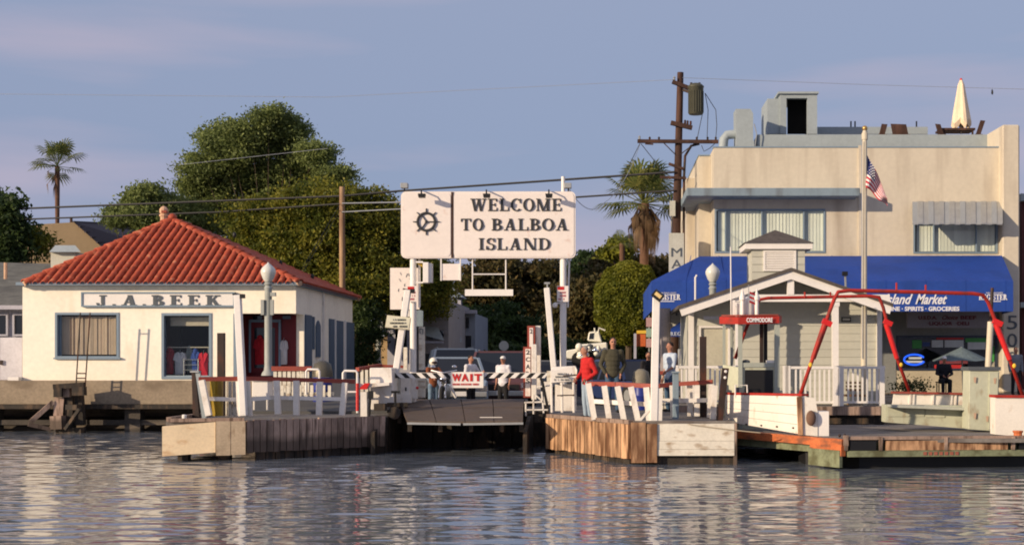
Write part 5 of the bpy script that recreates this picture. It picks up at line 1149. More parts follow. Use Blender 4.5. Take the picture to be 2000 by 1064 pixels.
# ladder and broken piling at the left
ldr = thing('ladder', 'thin dark ladder leaning above the broken timber piling', 'ladder', P(157, 760, 44.0))
LA = lambda t, s: P((149 if s == 0 else 167)+(8 if s == 0 else 9)*t, 745-135*t, 43.9-.0*t)
for s in (0, 1): MB().tube([LA(-.12, s), LA(1, s)], .022, 6).build('rail', steel, ldr)
for t in (.05, .12, .93): MB().tube([LA(t, 0), LA(t, 1)], .02, 6).build('rung', steel, ldr)
pg_ = thing('broken_piling', 'broken dark timber piling with jumbled blocks by the quay', 'piling', P(130, 842, 43.7))
for (a, b, c_, d_, Y_, m_) in ((103, 748, 160, 758, 43.6, darkwood), (103, 757, 118, 775, 43.5, darkwood), (120, 756, 138, 775, 43.7, oldwood), (140, 755, 163, 772, 43.5, darkwood), (104, 776, 121, 812, 43.7, oldwood), (122, 772, 142, 845, 43.8, darkwood), (143, 770, 160, 830, 43.9, darkwood), (98, 812, 122, 838, 43.5, oldwood), (108, 836, 162, 850, 43.7, darkwood), (128, 790, 152, 800, 43.4, darkwood)):
    o = pcp('block', pg_, a, b, c_, d_, Y_, .3, m_); o.rotation_euler = (0, R(rnd.uniform(-5, 5)), R(rnd.uniform(-12, 12)))
pcbar('prop', pg_, P(60, 823, 43.4), P(104, 784, 43.7), .14, .14, oldwood); pcbar('prop', pg_, P(55, 828, 43.4), P(100, 838, 43.7), .14, .12, oldwood)
pcbar('prop', pg_, P(156, 798, 43.3), P(128, 838, 43.5), .10, .10, darkwood)
# ============================================================ NEIGHBOUR HOUSES
hl = thing('grey_roof_house', 'low house with grey shingle roof left of the cream office', 'house', P(0, 740, 52))
MB().add([P(-160, 600, 50), P(100, 600, 50), P(100, 515, 57), P(-160, 508, 57)], [(0, 1, 2, 3)]).build('roof', mat('grey_shingle', (.16, .16, .14), .9, .3, 4, .01, stain=(.10, .10, .09), sscale=(1, 1, 3)), hl)
MB().pbox(-200, 602, 70, 745, 50.4, 6).build('wall', mat('mauve_grey_wall', (.33, .33, .38), .8), hl)
MB().pbox(-160, 596, 100, 604, 49.9, .2).build('fascia', mat('pale_mauve_trim', (.40, .40, .46), .6), hl)
for a, b in ((-50, 15), (24, 60)): f = frame(a, 612, b, 656, 50.3, 3.5, MATS['pale_mauve_trim'], 'window', hl, .09); MB().pbox(a+3.5, 615.5, b-3.5, 652.5, 50.36, .02).build('pane', blackglass, f)
MB().tube([P(11, 545, 53), P(11, 513, 53)], .07, 8).build('vent_pipe', mortar, hl)
tag(MB().pbox(99, 492, 147, 560, 55.5, .9).build('chimney_stack', MATS['pale_sign_board']), 'pale square block chimney behind the left end of the tiled roof', 'chimney')
hd = thing('chimney_hood', 'grey sheet metal hood on the square block chimney', 'chimney hood', P(125, 492, 55.6))
a_ = [P(96, 492, 55.2), P(158, 492, 55.2), P(158, 492, 56.7), P(96, 492, 56.7)]; b_ = [P(108, 479, 55.5), P(147, 479, 55.5), P(147, 479, 56.4), P(108, 479, 56.4)]
MB().add(a_+b_, [(0, 1, 5, 4), (1, 2, 6, 5), (2, 3, 7, 6), (3, 0, 4, 7), (4, 5, 6, 7)]).build('hood', roofgrey, hd)
wg = thing('white_gate', 'plain pale lavender gate left of the cream office', 'gate', P(15, 742, 46.6))
MB().pbox(0, 659, 43, 742, 46.9, .08).pbox(-120, 659, -2, 742, 46.9, .08).build('panel', mat('lavender_white', (.58, .57, .62), .5), wg); MB().pbox(-1, 703, 4, 712, 46.82, .06).build('handle', steel, wg)
tag(MB().pbox(15, 736, 36, 742.5, 44.7, .5).build('kerb_block', whiteclean), 'low white block on the quay edge before the lavender gate', 'block')
ht = thing('tan_gable_house', 'tan gabled house with dark ribbed roof far behind the tiled roof', 'house', P(100, 600, 75))
MB().pprism([(38, 600), (38, 440), (145, 434), (212, 492), (212, 600)], 75, .3).build('gable_wall', mat('ochre_wall', (.27, .20, .12), .9, .1, .6), ht)
MB().add([P(143, 433, 74.8), P(330, 441, 84), P(330, 492, 78), P(212, 494, 74.8)], [(0, 1, 2, 3)]).build('roof', mat('dark_roof', (.07, .06, .07), .8), ht)
for i in range(7):
    t = i/6; A_ = P(143, 433, 74.75).lerp(P(212, 494, 74.75), t); B_ = P(330, 441, 83.8).lerp(P(330, 492, 77.8), t); MB().bar(A_, B_, .10, .08).build('roof_batten', MATS['dark_roof'], ht)
MB().tube([P(139, 440, 75.5), P(139, 426, 75.5)], .08, 6).build('vent', steel, ht)
# street houses behind the gate
hs = thing('shaded_shop', 'shaded grey shop with mansard awnings down the street left of the ramp', 'building', P(840, 740, 66))
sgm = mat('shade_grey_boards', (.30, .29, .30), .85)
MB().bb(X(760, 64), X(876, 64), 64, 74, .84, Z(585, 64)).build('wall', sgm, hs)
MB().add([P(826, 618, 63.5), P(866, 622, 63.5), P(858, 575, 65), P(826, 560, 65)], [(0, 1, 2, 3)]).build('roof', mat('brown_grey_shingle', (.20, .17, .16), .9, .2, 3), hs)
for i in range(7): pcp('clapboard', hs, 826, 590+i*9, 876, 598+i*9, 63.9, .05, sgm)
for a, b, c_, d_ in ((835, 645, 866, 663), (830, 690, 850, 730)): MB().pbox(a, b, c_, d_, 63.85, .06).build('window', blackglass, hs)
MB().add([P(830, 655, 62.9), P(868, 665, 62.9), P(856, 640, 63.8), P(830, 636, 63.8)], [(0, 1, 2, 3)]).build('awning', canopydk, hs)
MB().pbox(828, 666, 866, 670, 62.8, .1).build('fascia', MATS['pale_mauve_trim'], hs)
ht2 = thing('turret_house', 'slate blue turret house with pointed cap in the shaded street', 'house', P(890, 740, 70))
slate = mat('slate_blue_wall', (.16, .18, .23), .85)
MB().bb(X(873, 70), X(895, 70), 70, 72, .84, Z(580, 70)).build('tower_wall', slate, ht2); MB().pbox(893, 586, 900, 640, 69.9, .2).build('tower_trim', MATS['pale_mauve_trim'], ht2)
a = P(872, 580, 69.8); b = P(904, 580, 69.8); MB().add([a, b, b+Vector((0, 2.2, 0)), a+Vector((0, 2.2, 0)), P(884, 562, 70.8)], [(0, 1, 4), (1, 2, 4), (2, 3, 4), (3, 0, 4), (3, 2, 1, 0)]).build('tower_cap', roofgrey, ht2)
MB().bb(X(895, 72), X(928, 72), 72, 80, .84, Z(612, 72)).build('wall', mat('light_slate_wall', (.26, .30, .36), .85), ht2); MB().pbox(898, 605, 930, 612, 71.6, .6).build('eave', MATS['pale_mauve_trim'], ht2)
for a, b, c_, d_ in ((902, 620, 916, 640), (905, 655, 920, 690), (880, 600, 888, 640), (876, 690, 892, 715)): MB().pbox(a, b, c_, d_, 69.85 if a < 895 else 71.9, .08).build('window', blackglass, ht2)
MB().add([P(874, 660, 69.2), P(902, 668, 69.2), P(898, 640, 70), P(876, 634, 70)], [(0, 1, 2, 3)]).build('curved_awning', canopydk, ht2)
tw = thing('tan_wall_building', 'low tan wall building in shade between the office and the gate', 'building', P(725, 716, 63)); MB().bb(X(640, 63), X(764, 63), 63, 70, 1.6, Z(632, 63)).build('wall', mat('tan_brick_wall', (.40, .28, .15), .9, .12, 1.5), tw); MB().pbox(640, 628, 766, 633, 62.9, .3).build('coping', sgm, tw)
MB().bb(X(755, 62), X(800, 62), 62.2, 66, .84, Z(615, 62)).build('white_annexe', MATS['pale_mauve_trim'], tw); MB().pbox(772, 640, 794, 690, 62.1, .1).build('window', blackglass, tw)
hw = thing('hillside_house', 'small pale house glimpsed between the dark trees up the street', 'house', P(945, 680, 110)); MB().bb(X(930, 110), X(952, 110), 110, 116, .84, Z(588, 110)).build('wall', MATS['tan_brick_wall'], hw); MB().pbox(938, 598, 950, 618, 109.9, .1).build('window', cream, hw); MB().pbox(928, 582, 955, 589, 109.6, .6).build('eave', tilepan, hw)
# market side things
ps = thing('street_signs', 'stack of small parking signs on a thin pole at the market corner', 'sign', P(1268, 740, 50)); MB().tube([P(1268, 745, 50), P(1268, 616, 50)], .03, 6).build('pole', galv, ps)
for y0_, y1_, m_ in ((620, 638, mat('pale_red_plate', (.5, .32, .32), .5)), (641, 658, mat('pale_green_plate', (.3, .42, .36), .5)), (661, 678, MATS['pale_red_plate'])): MB().pbox(1262, y0_, 1274, y1_, 49.95, .02).build('plate', m_, ps)
nb = thing('newspaper_rack', 'orange and yellow sign box on a pale post beyond the right dock', 'news rack', P(1250, 745, 47)); MB().pbox(1244, 650, 1261, 676, 47, .4).build('box', mat('orange_box', (.55, .12, .03), .5), nb); MB().pbox(1244, 645, 1262, 651, 46.95, .45).build('yellow_top', mat('yellow_box', (.7, .45, .05), .5), nb); MB().pbox(1238, 651, 1243, 700, 46.9, .15).build('post', MATS['pale_mauve_trim'], nb)
ph_ = thing('pay_phone', 'grey pay phone kiosk with red and blue panel beside the pavilion', 'pay phone', P(1334, 760, 42)); MB().pbox(1325, 681, 1342, 716, 42, .4).build('hood', galv, ph_, bevel=.02); MB().pbox(1328, 686, 1339, 700, 41.97, .03).build('blue_panel', mat('phone_blue', (.08, .1, .3), .5), ph_)
MB().ell(P(1333.5, 691, 41.96), (.05, .02, .05)).build('red_light', brightred, ph_); MB().tube([P(1330, 713, 41.95), P(1332, 704, 41.95), P(1337, 701, 41.95)], .03, 6).build('handset', whiteclean, ph_); MB().tube([P(1334, 716, 42.2), P(1334, 790, 42.2)], .05, 8).build('post', galv, ph_)
fs = thing('corner_sign', 'small dark blue sign with a pale letter H under the awning corner', 'sign', P(1301, 640, 48.6)); MB().pbox(1294, 614, 1309, 640, 48.6, .06).build('board', mat('navy_board', (.02, .06, .16), .5), fs); serif('H', 1296, 619, 1306, 633, 48.58, wl, fs, .01, .1, 'lettering')
gpst = tag(MB().tube([P(1300, 755, 40.5), P(1299, 602, 40.5)], .16, 14).build('thick_post', mat('mauve_grey_post', (.26, .23, .23), .7)), 'thick mauve grey post just right of the floodlight pole', 'post')
rsg = thing('round_sign', 'back of a round traffic sign beyond the two men in white', 'sign', P(984, 745, 52)); MB().tube([P(984, 675, 52), P(984, 675, 51.97)], .185, 20).build('disc', mat('pale_sign_back', (.42, .42, .37), .5), rsg, smooth=False); MB().tube([P(984, 745, 52.05), P(984, 668, 52.05)], .05, 8).build('post', MATS['pale_sign_back'], rsg)
pu = thing('patio_umbrella', 'open grey blue patio umbrella in front of the market window', 'parasol', P(1880, 760, 47.5))
cc = P(1878, 677, 47.5); nn = 8; rr_ = 1.05
vs = [cc]+[cc+Vector((rr_*math.cos(2*math.pi*i/nn+.2), rr_*math.sin(2*math.pi*i/nn+.2), -.50)) for i in range(nn)]+[cc+Vector((rr_*math.cos(2*math.pi*(i+.5)/nn+.2)*.93, rr_*math.sin(2*math.pi*(i+.5)/nn+.2)*.93, -.46)) for i in range(nn)]
MB().add(vs, [f for i in range(nn) for f in ((0, 1+i, 9+i), (0, 9+i, 1+(i+1) % nn))]).build('canopy', mat('umbrella_cloth', (.15, .20, .22), .85, .3, 12), pu); MB().tube([P(1881, 762, 47.5), cc], .025, 8).build('pole', galv, pu)  # cloth colour is darkened to stand in for shade on the canopy
# ============================================================ TREES
def leafmat(name, c1, c2, c3):
    m = bpy.data.materials.new(name); m.use_nodes = True; n = m.node_tree.nodes; l = m.node_tree.links; b = n['Principled BSDF']
    g = n.new('ShaderNodeNewGeometry'); t = n.new('ShaderNodeTexNoise'); t.inputs['Scale'].default_value = .9; t.inputs['Detail'].default_value = 3; l.new(g.outputs['Position'], t.inputs[0])
    rp = n.new('ShaderNodeMath'); rp.operation = 'ADD'; l.new(t.outputs[0], rp.inputs[0])
    q = n.new('ShaderNodeMapRange'); q.inputs['To Min'].default_value = -.22; q.inputs['To Max'].default_value = .22; l.new(g.outputs['Random Per Island'], q.inputs['Value']); l.new(q.outputs[0], rp.inputs[1])
    r = n.new('ShaderNodeValToRGB'); r.color_ramp.elements[0].position = .25; r.color_ramp.elements[1].position = .75; r.color_ramp.elements[0].color = (*c1, 1); r.color_ramp.elements[1].color = (*c3, 1)
    e = r.color_ramp.elements.new(.5); e.color = (*c2, 1); l.new(rp.outputs[0], r.inputs[0]); l.new(r.outputs[0], b.inputs['Base Color']); b.inputs['Roughness'].default_value = .55; b.inputs['Specular IOR Level'].default_value = .25
    tr = n.new('ShaderNodeBsdfTranslucent'); l.new(r.outputs[0], tr.inputs['Color']); mx = n.new('ShaderNodeMixShader'); mx.inputs[0].default_value = .42
    l.new(b.outputs[0], mx.inputs[1]); l.new(tr.outputs[0], mx.inputs[2]); l.new(mx.outputs[0], n['Material Output'].inputs[0]); return m
lg = leafmat('leaves_mid_green', (.10, .13, .045), (.18, .225, .07), (.28, .33, .11)); lo = leafmat('leaves_olive', (.07, .095, .015), (.155, .165, .022), (.31, .28, .04))
ldk = leafmat('leaves_dark', (.02, .042, .014), (.045, .075, .024), (.08, .12, .035)); lbr = leafmat('leaves_brownish', (.045, .045, .018), (.09, .08, .028), (.17, .12, .045)); lto = leafmat('leaves_topiary', (.10, .12, .015), (.17, .185, .022), (.26, .26, .03))
lpm = leafmat('palm_green', (.09, .12, .04), (.15, .19, .06), (.30, .29, .09)); lsk = leafmat('palm_dead', (.09, .06, .035), (.17, .11, .065), (.27, .18, .10))
def leafmesh(name, pts, nrm_bias, size, m, parent, seed, asp=.5):
    rg = np.random.default_rng(seed); n = len(pts)
    a = rg.normal(size=(n, 3)); a /= np.linalg.norm(a, axis=1)[:, None]; b = rg.normal(size=(n, 3)); b -= (a*b).sum(1)[:, None]*a; b /= np.linalg.norm(b, axis=1)[:, None]
    s = size*rg.uniform(.6, 1.35, n)[:, None]; off = np.array(base_of(parent)); p = pts-off
    V = np.stack([p-a*s*.5, p+b*s*asp*.5, p+a*s*.5, p-b*s*asp*.5], 1).reshape(-1, 3)
    me = bpy.data.meshes.new(name); me.vertices.add(4*n); me.vertices.foreach_set('co', V.ravel()); me.loops.add(4*n); me.loops.foreach_set('vertex_index', np.arange(4*n, dtype=np.int32)); me.polygons.add(n)
    me.polygons.foreach_set('loop_start', np.arange(0, 4*n, 4, dtype=np.int32)); me.update(); me.validate(); me.materials.append(m)
    o = bpy.data.objects.new(name, me); C.objects.link(o); o.parent = parent; return o
def tree(label, lobes, Y, base, m, n, size, seed, name='broadleaf_tree', clump=.55, sub=26, trunk_r=.25, depth=1.0, twig=1.0):
    """lobes: (px, py, rx_px, ry_px, dy) in photo pixels at depth Y+dy"""
    t = thing(name, label, 'tree', P(base[0], base[1], Y)); rg = np.random.default_rng(seed); allp = []
    W = np.array([(a[2]*a[3]) for a in lobes], float); W /= W.sum(); b0 = P(base[0], base[1], Y); tb = MB()
    for (px, py, rx, ry, dy), w_ in zip(lobes, W):
        Yl = Y+dy; s = F/Yl; c = np.array(P(px, py, Yl)); rr = np.array([rx/s, (rx+ry)/2/s*depth, ry/s])
        k = sub; d = rg.normal(size=(k, 3)); d /= np.linalg.norm(d, axis=1)[:, None]; cc = c+d*rr*rg.uniform(.45, .95, k)[:, None]     # clumps on the lobe
        nl = int(n*w_); which = rg.integers(0, k, nl); cr_ = rr.mean()*clump*rg.uniform(.5, 1.0, k); e = rg.normal(size=(nl, 3)); e /= np.linalg.norm(e, axis=1)[:, None]
        nt_ = max(8, nl//16); wt_ = rg.integers(0, k, nt_); et = rg.normal(size=(nt_, 3)); et /= np.linalg.norm(et, axis=1)[:, None]
        tw_ = cc[wt_]+et*(cr_[wt_]*rg.uniform(.2, 1.22, nt_)**.7)[:, None]*np.array([1, 1, .75])          # twig ends
        wl_ = rg.integers(0, nt_, nl); allp.append(tw_[wl_]+rg.normal(size=(nl, 3))*np.array([.26, .26, .13])*twig)
        cv = Vector(c); mid = b0.lerp(cv, .5)+Vector((rg.uniform(-.3, .3), 0, .3)); tb.tube([b0.lerp(cv, .25)+Vector((0, 0, .2)), mid, cv], [trunk_r*.6, trunk_r*.4, trunk_r*.15], 7)
        for q in range(4): ce = Vector(cc[rg.integers(0, k)]); tb.tube([mid.lerp(cv, .8), ce], [trunk_r*.15, .012], 5)
    pts = np.concatenate(allp); pts = pts[pts[:, 2] > 1.0]
    leafmesh('crown', pts, 0, size, m, t, seed); tb.build('branches', bark, t)
    top = Vector((b0.x, b0.y, 0)); c0_ = sum((P(a[0], a[1], Y+a[4]) for a in lobes), Vector())/len(lobes)
    MB().tube([b0, b0.lerp(c0_, .3), b0.lerp(c0_, .6)], [trunk_r*1.3, trunk_r, trunk_r*.7], 10).build('trunk', bark, t, smooth=True); return t
tree('tall loose mid green tree rising highest behind the tiled roof', [(525, 228, 34, 20, 0), (560, 245, 34, 22, 1), (490, 252, 46, 24, 0), (425, 262, 32, 20, 1), (575, 262, 30, 20, 1), (540, 285, 60, 26, 2), (455, 295, 62, 28, 1), (615, 300, 36, 22, 0), (395, 325, 50, 24, 1), (590, 325, 62, 26, 2), (655, 338, 36, 16, 0), (490, 340, 80, 36, 3), (378, 365, 40, 22, 2), (440, 390, 76, 36, 3), (560, 375, 80, 36, 3), (640, 372, 46, 26, 3), (500, 425, 90, 40, 4), (600, 415, 70, 36, 4), (390, 420, 60, 34, 4)], 72, (520, 640), lg, 150000, .175, 11, trunk_r=.05, clump=.66, sub=26, twig=1.0)
tree('smaller open green tree left of the tall tree behind the roof ridge', [(285, 372, 24, 14, 0), (305, 390, 34, 20, 1), (262, 392, 28, 16, 0), (232, 412, 26, 15, 1), (325, 408, 34, 22, 1), (225, 432, 24, 12, 0), (275, 420, 46, 20, 0), (300, 440, 56, 22, 0), (350, 430, 60, 40, 3)], 70, (280, 640), lg, 30000, .175, 12, trunk_r=.08, clump=.6, sub=18, twig=1.0)
tree('broad dense olive green domed tree behind the wooden pole', [(620, 400, 90, 48, 0), (700, 415, 80, 52, 0), (540, 440, 85, 55, 0), (640, 480, 120, 75, 0), (750, 480, 80, 70, 1), (520, 490, 75, 60, 1), (700, 545, 120, 65, 0), (830, 545, 65, 60, 2), (800, 580, 85, 50, 3), (600, 545, 90, 60, 1)], 60, (690, 720), lo, 170000, .17, 13, trunk_r=.3, clump=.5, sub=50)
tree('dark green tree at the left edge above the grey roof', [(10, 415, 36, 32, 0), (-30, 400, 60, 40, 1), (20, 455, 42, 34, 0), (-40, 450, 70, 60, 1), (5, 490, 45, 30, 0)], 62, (-20, 660), ldk, 16000, .25, 14, trunk_r=.25)
tree('thin pale olive shrub tree beside the dark tree at the left edge', [(75, 480, 22, 22, 0), (62, 460, 20, 16, 0)], 63, (70, 600), lo, 1500, .22, 15, trunk_r=.1)
tree('dark shrub at the corner behind the office side wall', [(712, 610, 18, 30, 0), (720, 650, 20, 20, 0), (708, 690, 20, 22, 0)], 58.5, (712, 722), ldk, 5000, .16, 16, trunk_r=.08)
tree('russet brown leafed tree right behind the welcome sign', [(960, 560, 70, 70, 0), (1040, 560, 75, 65, 0), (1000, 620, 90, 60, 2), (1080, 600, 60, 60, 2), (900, 620, 50, 60, 4)], 92, (1000, 735), lbr, 42000, .36, 17, trunk_r=.4)
tree('dark evergreen filling the street end below the hung white bar', [(960, 650, 80, 50, 0), (1050, 660, 80, 50, 0), (1120, 640, 70, 60, 2), (880, 640, 40, 60, 4)], 86, (1010, 738), ldk, 34000, .34, 18, trunk_r=.35)
tree('dark bluish tree right of the welcome sign on the skyline', [(1140, 510, 26, 20, 0), (1160, 530, 40, 30, 0), (1120, 540, 40, 30, 0)], 110, (1140, 735), ldk, 9000, .36, 19, trunk_r=.3)
tree('brown green spreading tree behind the clipped round tree', [(1150, 590, 60, 48, 0), (1200, 555, 60, 40, 0), (1250, 530, 70, 34, 1), (1120, 640, 50, 60, 0), (1300, 540, 60, 50, 2), (1210, 520, 50, 28, 2)], 82, (1200, 738), lbr, 36000, .33, 20, trunk_r=.4)
tree('small sunlit palm green tree at the foot of the shaggy palm', [(1213, 482, 22, 20, 0), (1200, 492, 20, 14, 0)], 80, (1215, 735), lto, 4000, .30, 21, trunk_r=.2)
tree('dark hedge mass closing the view between the round tree and the market', [(1200, 690, 50, 26, 0), (1260, 680, 50, 36, 0), (1300, 670, 40, 44, 0), (1160, 692, 40, 22, 1), (1090, 690, 60, 24, 2), (1010, 700, 60, 20, 2)], 68, (1250, 740), ldk, 24000, .26, 22, name='hedge', trunk_r=.1)
# clipped round tree: dense even ball
tp = thing('topiary_tree', 'densely clipped round olive tree at the street corner left of the awning', 'tree', P(1228, 735, 57)); rg = np.random.default_rng(5)
npt = 46000; d = rg.normal(size=(npt, 3)); d /= np.linalg.norm(d, axis=1)[:, None]; c = np.array(P(1228, 592, 57)); 
bump_ = 1+.05*np.sin(d[:, 0]*9+2)*np.cos(d[:, 2]*8)+.03*np.sin(d[:, 1]*17+d[:, 2]*13); rr = np.array([67, 60, 80])/F*57
zz_ = np.sign(d[:, 2])*np.abs(d[:, 2])**.85
pts = c+np.stack([d[:, 0]*(1-.08*(d[:, 2] > .5)), d[:, 1], zz_], 1)*rr*(bump_*rg.uniform(.86, 1.02, npt))[:, None]; leafmesh('crown', pts, 0, .13, lto, tp, 6, .6)
MB().tube([P(1228, 738, 57), P(1228, 620, 57)], .13, 8).build('trunk', bark, tp)
# palms
def palm(label, px, top, bot, Y, n, L_, seed, skirt=0, tr=.16, lean=0, crown_dy=0):
    t = thing('fan_palm', label, 'palm tree', P(px, bot, Y)); rg = random.Random(seed); c = P(px+lean, top, Y); b = P(px, bot, Y)
    MB().tube([b, b.lerp(c, .6), b.lerp(c, .88), c], [tr*1.2, tr, tr*1.2, tr*1.2], 10).build('trunk', mat('palm_trunk', (.15, .08, .05), .9, .3, 4), t, smooth=True)
    fr_ = []
    for i in range(n):
        az = rg.uniform(0, 2*math.pi); el = rg.uniform(-.45, 1.35) if i > n*.25 else rg.uniform(.6, 1.4); Lp = L_*rg.uniform(.75, 1.05)
        d = Vector((math.cos(az)*math.cos(el), math.sin(az)*math.cos(el), math.sin(el))); hub = c+d*Lp*.56; g = MB(); g.tube([c, c+d*Lp*.28, hub], .02, 4)
        side = d.cross(Vector((0, 0, 1))).normalized(); upv = side.cross(d).normalized()
        for k in range(15):
            a = R(-105+15*k); dd = (d*math.cos(a)+side*math.sin(a)).normalized(); ll = Lp*.52*(1-.25*abs(a)/2); mid = hub+dd*ll*.6; tip = hub+dd*ll+Vector((0, 0, -ll*.26)); w_ = Lp*.022; sd = dd.cross(upv).normalized()*w_
            g.add([hub, mid-sd, tip, mid+sd], [(0, 1, 2, 3)])
        g.build('frond', lpm, t)
    if skirt:
        for i in range(skirt):
            az = rg.uniform(0, 2*math.pi); L2 = rg.uniform(.3, 1)*L_*.95; r0 = tr*1.4; h = Vector((math.cos(az), math.sin(az), 0)); g = MB(); st = c+h*r0+Vector((0, 0, -rg.uniform(0, .5)*L_)); out = rg.uniform(.04, .22)*L_
            for k in range(7):
                sd = h.cross(Vector((0, 0, 1)))*(.05*(k-3)*L_*.5); e1 = st+h*out+sd+Vector((0, 0, -L2*.4)); e2 = st+h*out*.8+sd*1.2+Vector((0, 0, -L2*rg.uniform(.8, 1))); w_ = h.cross(Vector((0, 0, 1)))*.028
                g.add([st, e1-w_, e2, e1+w_], [(0, 1, 2, 3)])
            g.build('dead_frond', lsk, t)
palm('slender distant fan palm against the sky at the left', 112, 325, 600, 100, 30, 2.35, 3, 5, .15)
palm('shaggy fan palm with brown skirt of dead fronds beside the utility pole', 1258, 398, 640, 64, 56, 2.3, 4, 44, .20)
palm('half hidden low fan palm behind the shaggy palm', 1215, 475, 640, 76, 16, 1.0, 9, 0, .12)
# bare weed stems, hedge and shrubs by market
tree('small dark shrub behind the ferry rail in front of the market', [(1792, 755, 14, 6, 0), (1765, 757, 10, 6, 0)], 46, (1785, 765), ldk, 700, .10, 31, name='shrub', trunk_r=.03)
for i, (px, py, rx, ry, Yq, lb, mm) in enumerate(((2010, 430, 26, 60, 75, 'dark tree at the right edge behind the market pilaster', ldk), (1330, 600, 40, 60, 70, 'dark tree behind the utility pole and awning', ldk))):
    tree(lb, [(px, py, rx, ry, 0), (px+5, py+70, rx, ry, 0)], Yq, (px, 730), mm, 5000, .3, 40+i, trunk_r=.2)
hr = thing('neighbour_house', 'dark maroon and white house at the right edge beyond the market', 'house', P(2040, 740, 56)); MB().bb(X(1996, 56), X(2200, 56), 56, 66, 1.15, Z(390, 56)).build('wall', mat('maroon_wall', (.10, .03, .03), .8), hr); MB().pbox(1994, 378, 2200, 392, 55.6, .5).pbox(1994, 590, 2200, 600, 55.2, .9).build('balcony_band', roofgrey, hr)
# ============================================================ VEHICLES
def car(label, cat, name, loc, rz, L_, W_, H_, paint, style='suv', hood=.25):
    t = thing(name, label, cat, loc); M3 = Matrix.Rotation(rz, 3, 'Z'); o = Vector(loc)
    def T(v): return o+M3@Vector(v)
    def loft(secs, name, m, bev=.0, smooth=False):     # secs: (y, halfw, z0, z1)
        mb = MB(); vs = []
        for y, hw, z0, z1 in secs: vs += [T((-hw, y, z0)), T((hw, y, z0)), T((hw*.97, y, z1)), T((-hw*.97, y, z1))]
        n = len(secs); fs = [(0, 1, 2, 3), tuple(4*(n-1)+k for k in (3, 2, 1, 0))]
        for i in range(n-1):
            for k in range(4): q = (k+1) % 4; fs.append((4*i+k, 4*i+q, 4*i+4+q, 4*i+4+k))
        return mb.add(vs, fs).build(name, m, t, bevel=bev)
    hw = W_/2; belt = H_*.56; hd = H_*.54
    loft([(-L_/2, hw*.88, .28, belt*.75), (-L_/2+.12, hw*.97, .25, belt*.95), (-L_*.3, hw, .22, hd), (0, hw, .22, belt), (L_/2-.15, hw, .25, belt), (L_/2, hw*.9, .30, belt*.9)], 'body', paint, .03)
    f0 = -L_/2+L_*hood; f1 = f0+L_*.13; r1 = L_/2-(.12 if style == 'suv' else L_*.22); r2 = L_/2-.05
    # greenhouse
    mb = MB(); base = [(-hw*.95, f0), (hw*.95, f0), (hw*.95, r2), (-hw*.95, r2)]; top = [(-hw*.76, f1), (hw*.76, f1), (hw*.76, r1), (-hw*.76, r1)]
    mb.add([T((a, b, belt-.01)) for a, b in base]+[T((a, b, H_-.06)) for a, b in top], [(0, 1, 5, 4), (1, 2, 6, 5), (2, 3, 7, 6), (3, 0, 4, 7), (4, 5, 6, 7)]).build('window_glass', blackglass, t)
    mb = MB(); mb.add([T((a*1.01, b, H_-.07)) for a, b in top]+[T((a*.9, b*.97, H_)) for a, b in top], [(0, 1, 5, 4), (1, 2, 6, 5), (2, 3, 7, 6), (3, 0, 4, 7), (4, 5, 6, 7), (3, 2, 1, 0)]).build('roof', paint, t)
    for i in range(4): MB().bar(T((base[i][0], base[i][1], belt)), T((top[i][0], top[i][1], H_-.05)), .08, .08).build('pillar', paint, t)
    for sx in (-1, 1):
        MB().bar(T((sx*hw*.95, (f0+r2)/2+.1, belt)), T((sx*hw*.77, (f1+r1)/2+.1, H_-.05)), .07, .06).build('pillar', paint, t)
        for yy in (-L_*.31, L_*.31):
            a = T((sx*(hw-.2), yy, .34)); b = T((sx*(hw+.01), yy, .34)); MB().tube([a, b], .34, 18).build('wheel', rubber, t); MB().tube([b-(b-a)*.02, b+(b-a)*.03], .2, 12).build('rim', galv, t)
        MB().box(T((sx*hw*.72, -L_/2-.01, belt*.68)), (.34, .10, .16), rz).build('headlight', chrome, t); MB().box(T((sx*hw*.84, L_/2-.01, belt*.8)), (.16, .10, .3), rz).build('tail_light', brightred, t)
        MB().box(T((sx*(hw+.1), f0+.15, belt+.08)), (.2, .1, .14), rz).build('mirror', paint, t)
    MB().box(T((0, -L_/2-.02, .42)), (W_*.9, .14, .16), rz).build('bumper', galv, t, bevel=.02); MB().box(T((0, L_/2+.02, .42)), (W_*.9, .14, .16), rz).build('bumper', galv, t, bevel=.02)
    MB().box(T((0, -L_/2-.012, belt*.62)), (W_*.5, .06, .16), rz).build('grille', black, t); MB().box(T((0, -L_/2-.1, .44)), (.34, .02, .14), rz).build('number_plate', whiteclean, t)
    if style == 'suv':
        for sx in (-1, 1): MB().tube([T((sx*hw*.68, f1+.2, H_+.03)), T((sx*hw*.68, r1-.2, H_+.03))], .02, 6).build('roof_rack', galv, t)
    return t
mc = lambda n, c, r=.3: mat(n, c, r, .05, 1, spec=.5)
car('silver grey suv waiting behind the striped barrier in the right lane', 'car', 'parked_car', (X(972, 44.5), 46.3, .84), R(4), 4.6, 2.2, 1.78, mc('paint_maroon_grey', (.10, .045, .05)), 'suv')
car('pale blue car waiting left behind the WAIT sign', 'car', 'parked_car', (X(878, 43), 44.8, .84), R(10), 4.4, 1.8, 1.58, mc('paint_blue_grey', (.22, .28, .36)), 'sedan')
car('long silver van behind the pale blue car', 'car', 'parked_van', (X(888, 54), 54, .84), R(10), 4.8, 2.0, 1.95, mc('paint_silver', (.40, .44, .44)), 'suv')
car('dark blue car parked behind the man in the dark sweater', 'car', 'parked_car', (X(1232, 44), 45.5, .84), R(30), 4.3, 1.8, 1.5, mc('paint_navy', (.02, .035, .10)), 'sedan')
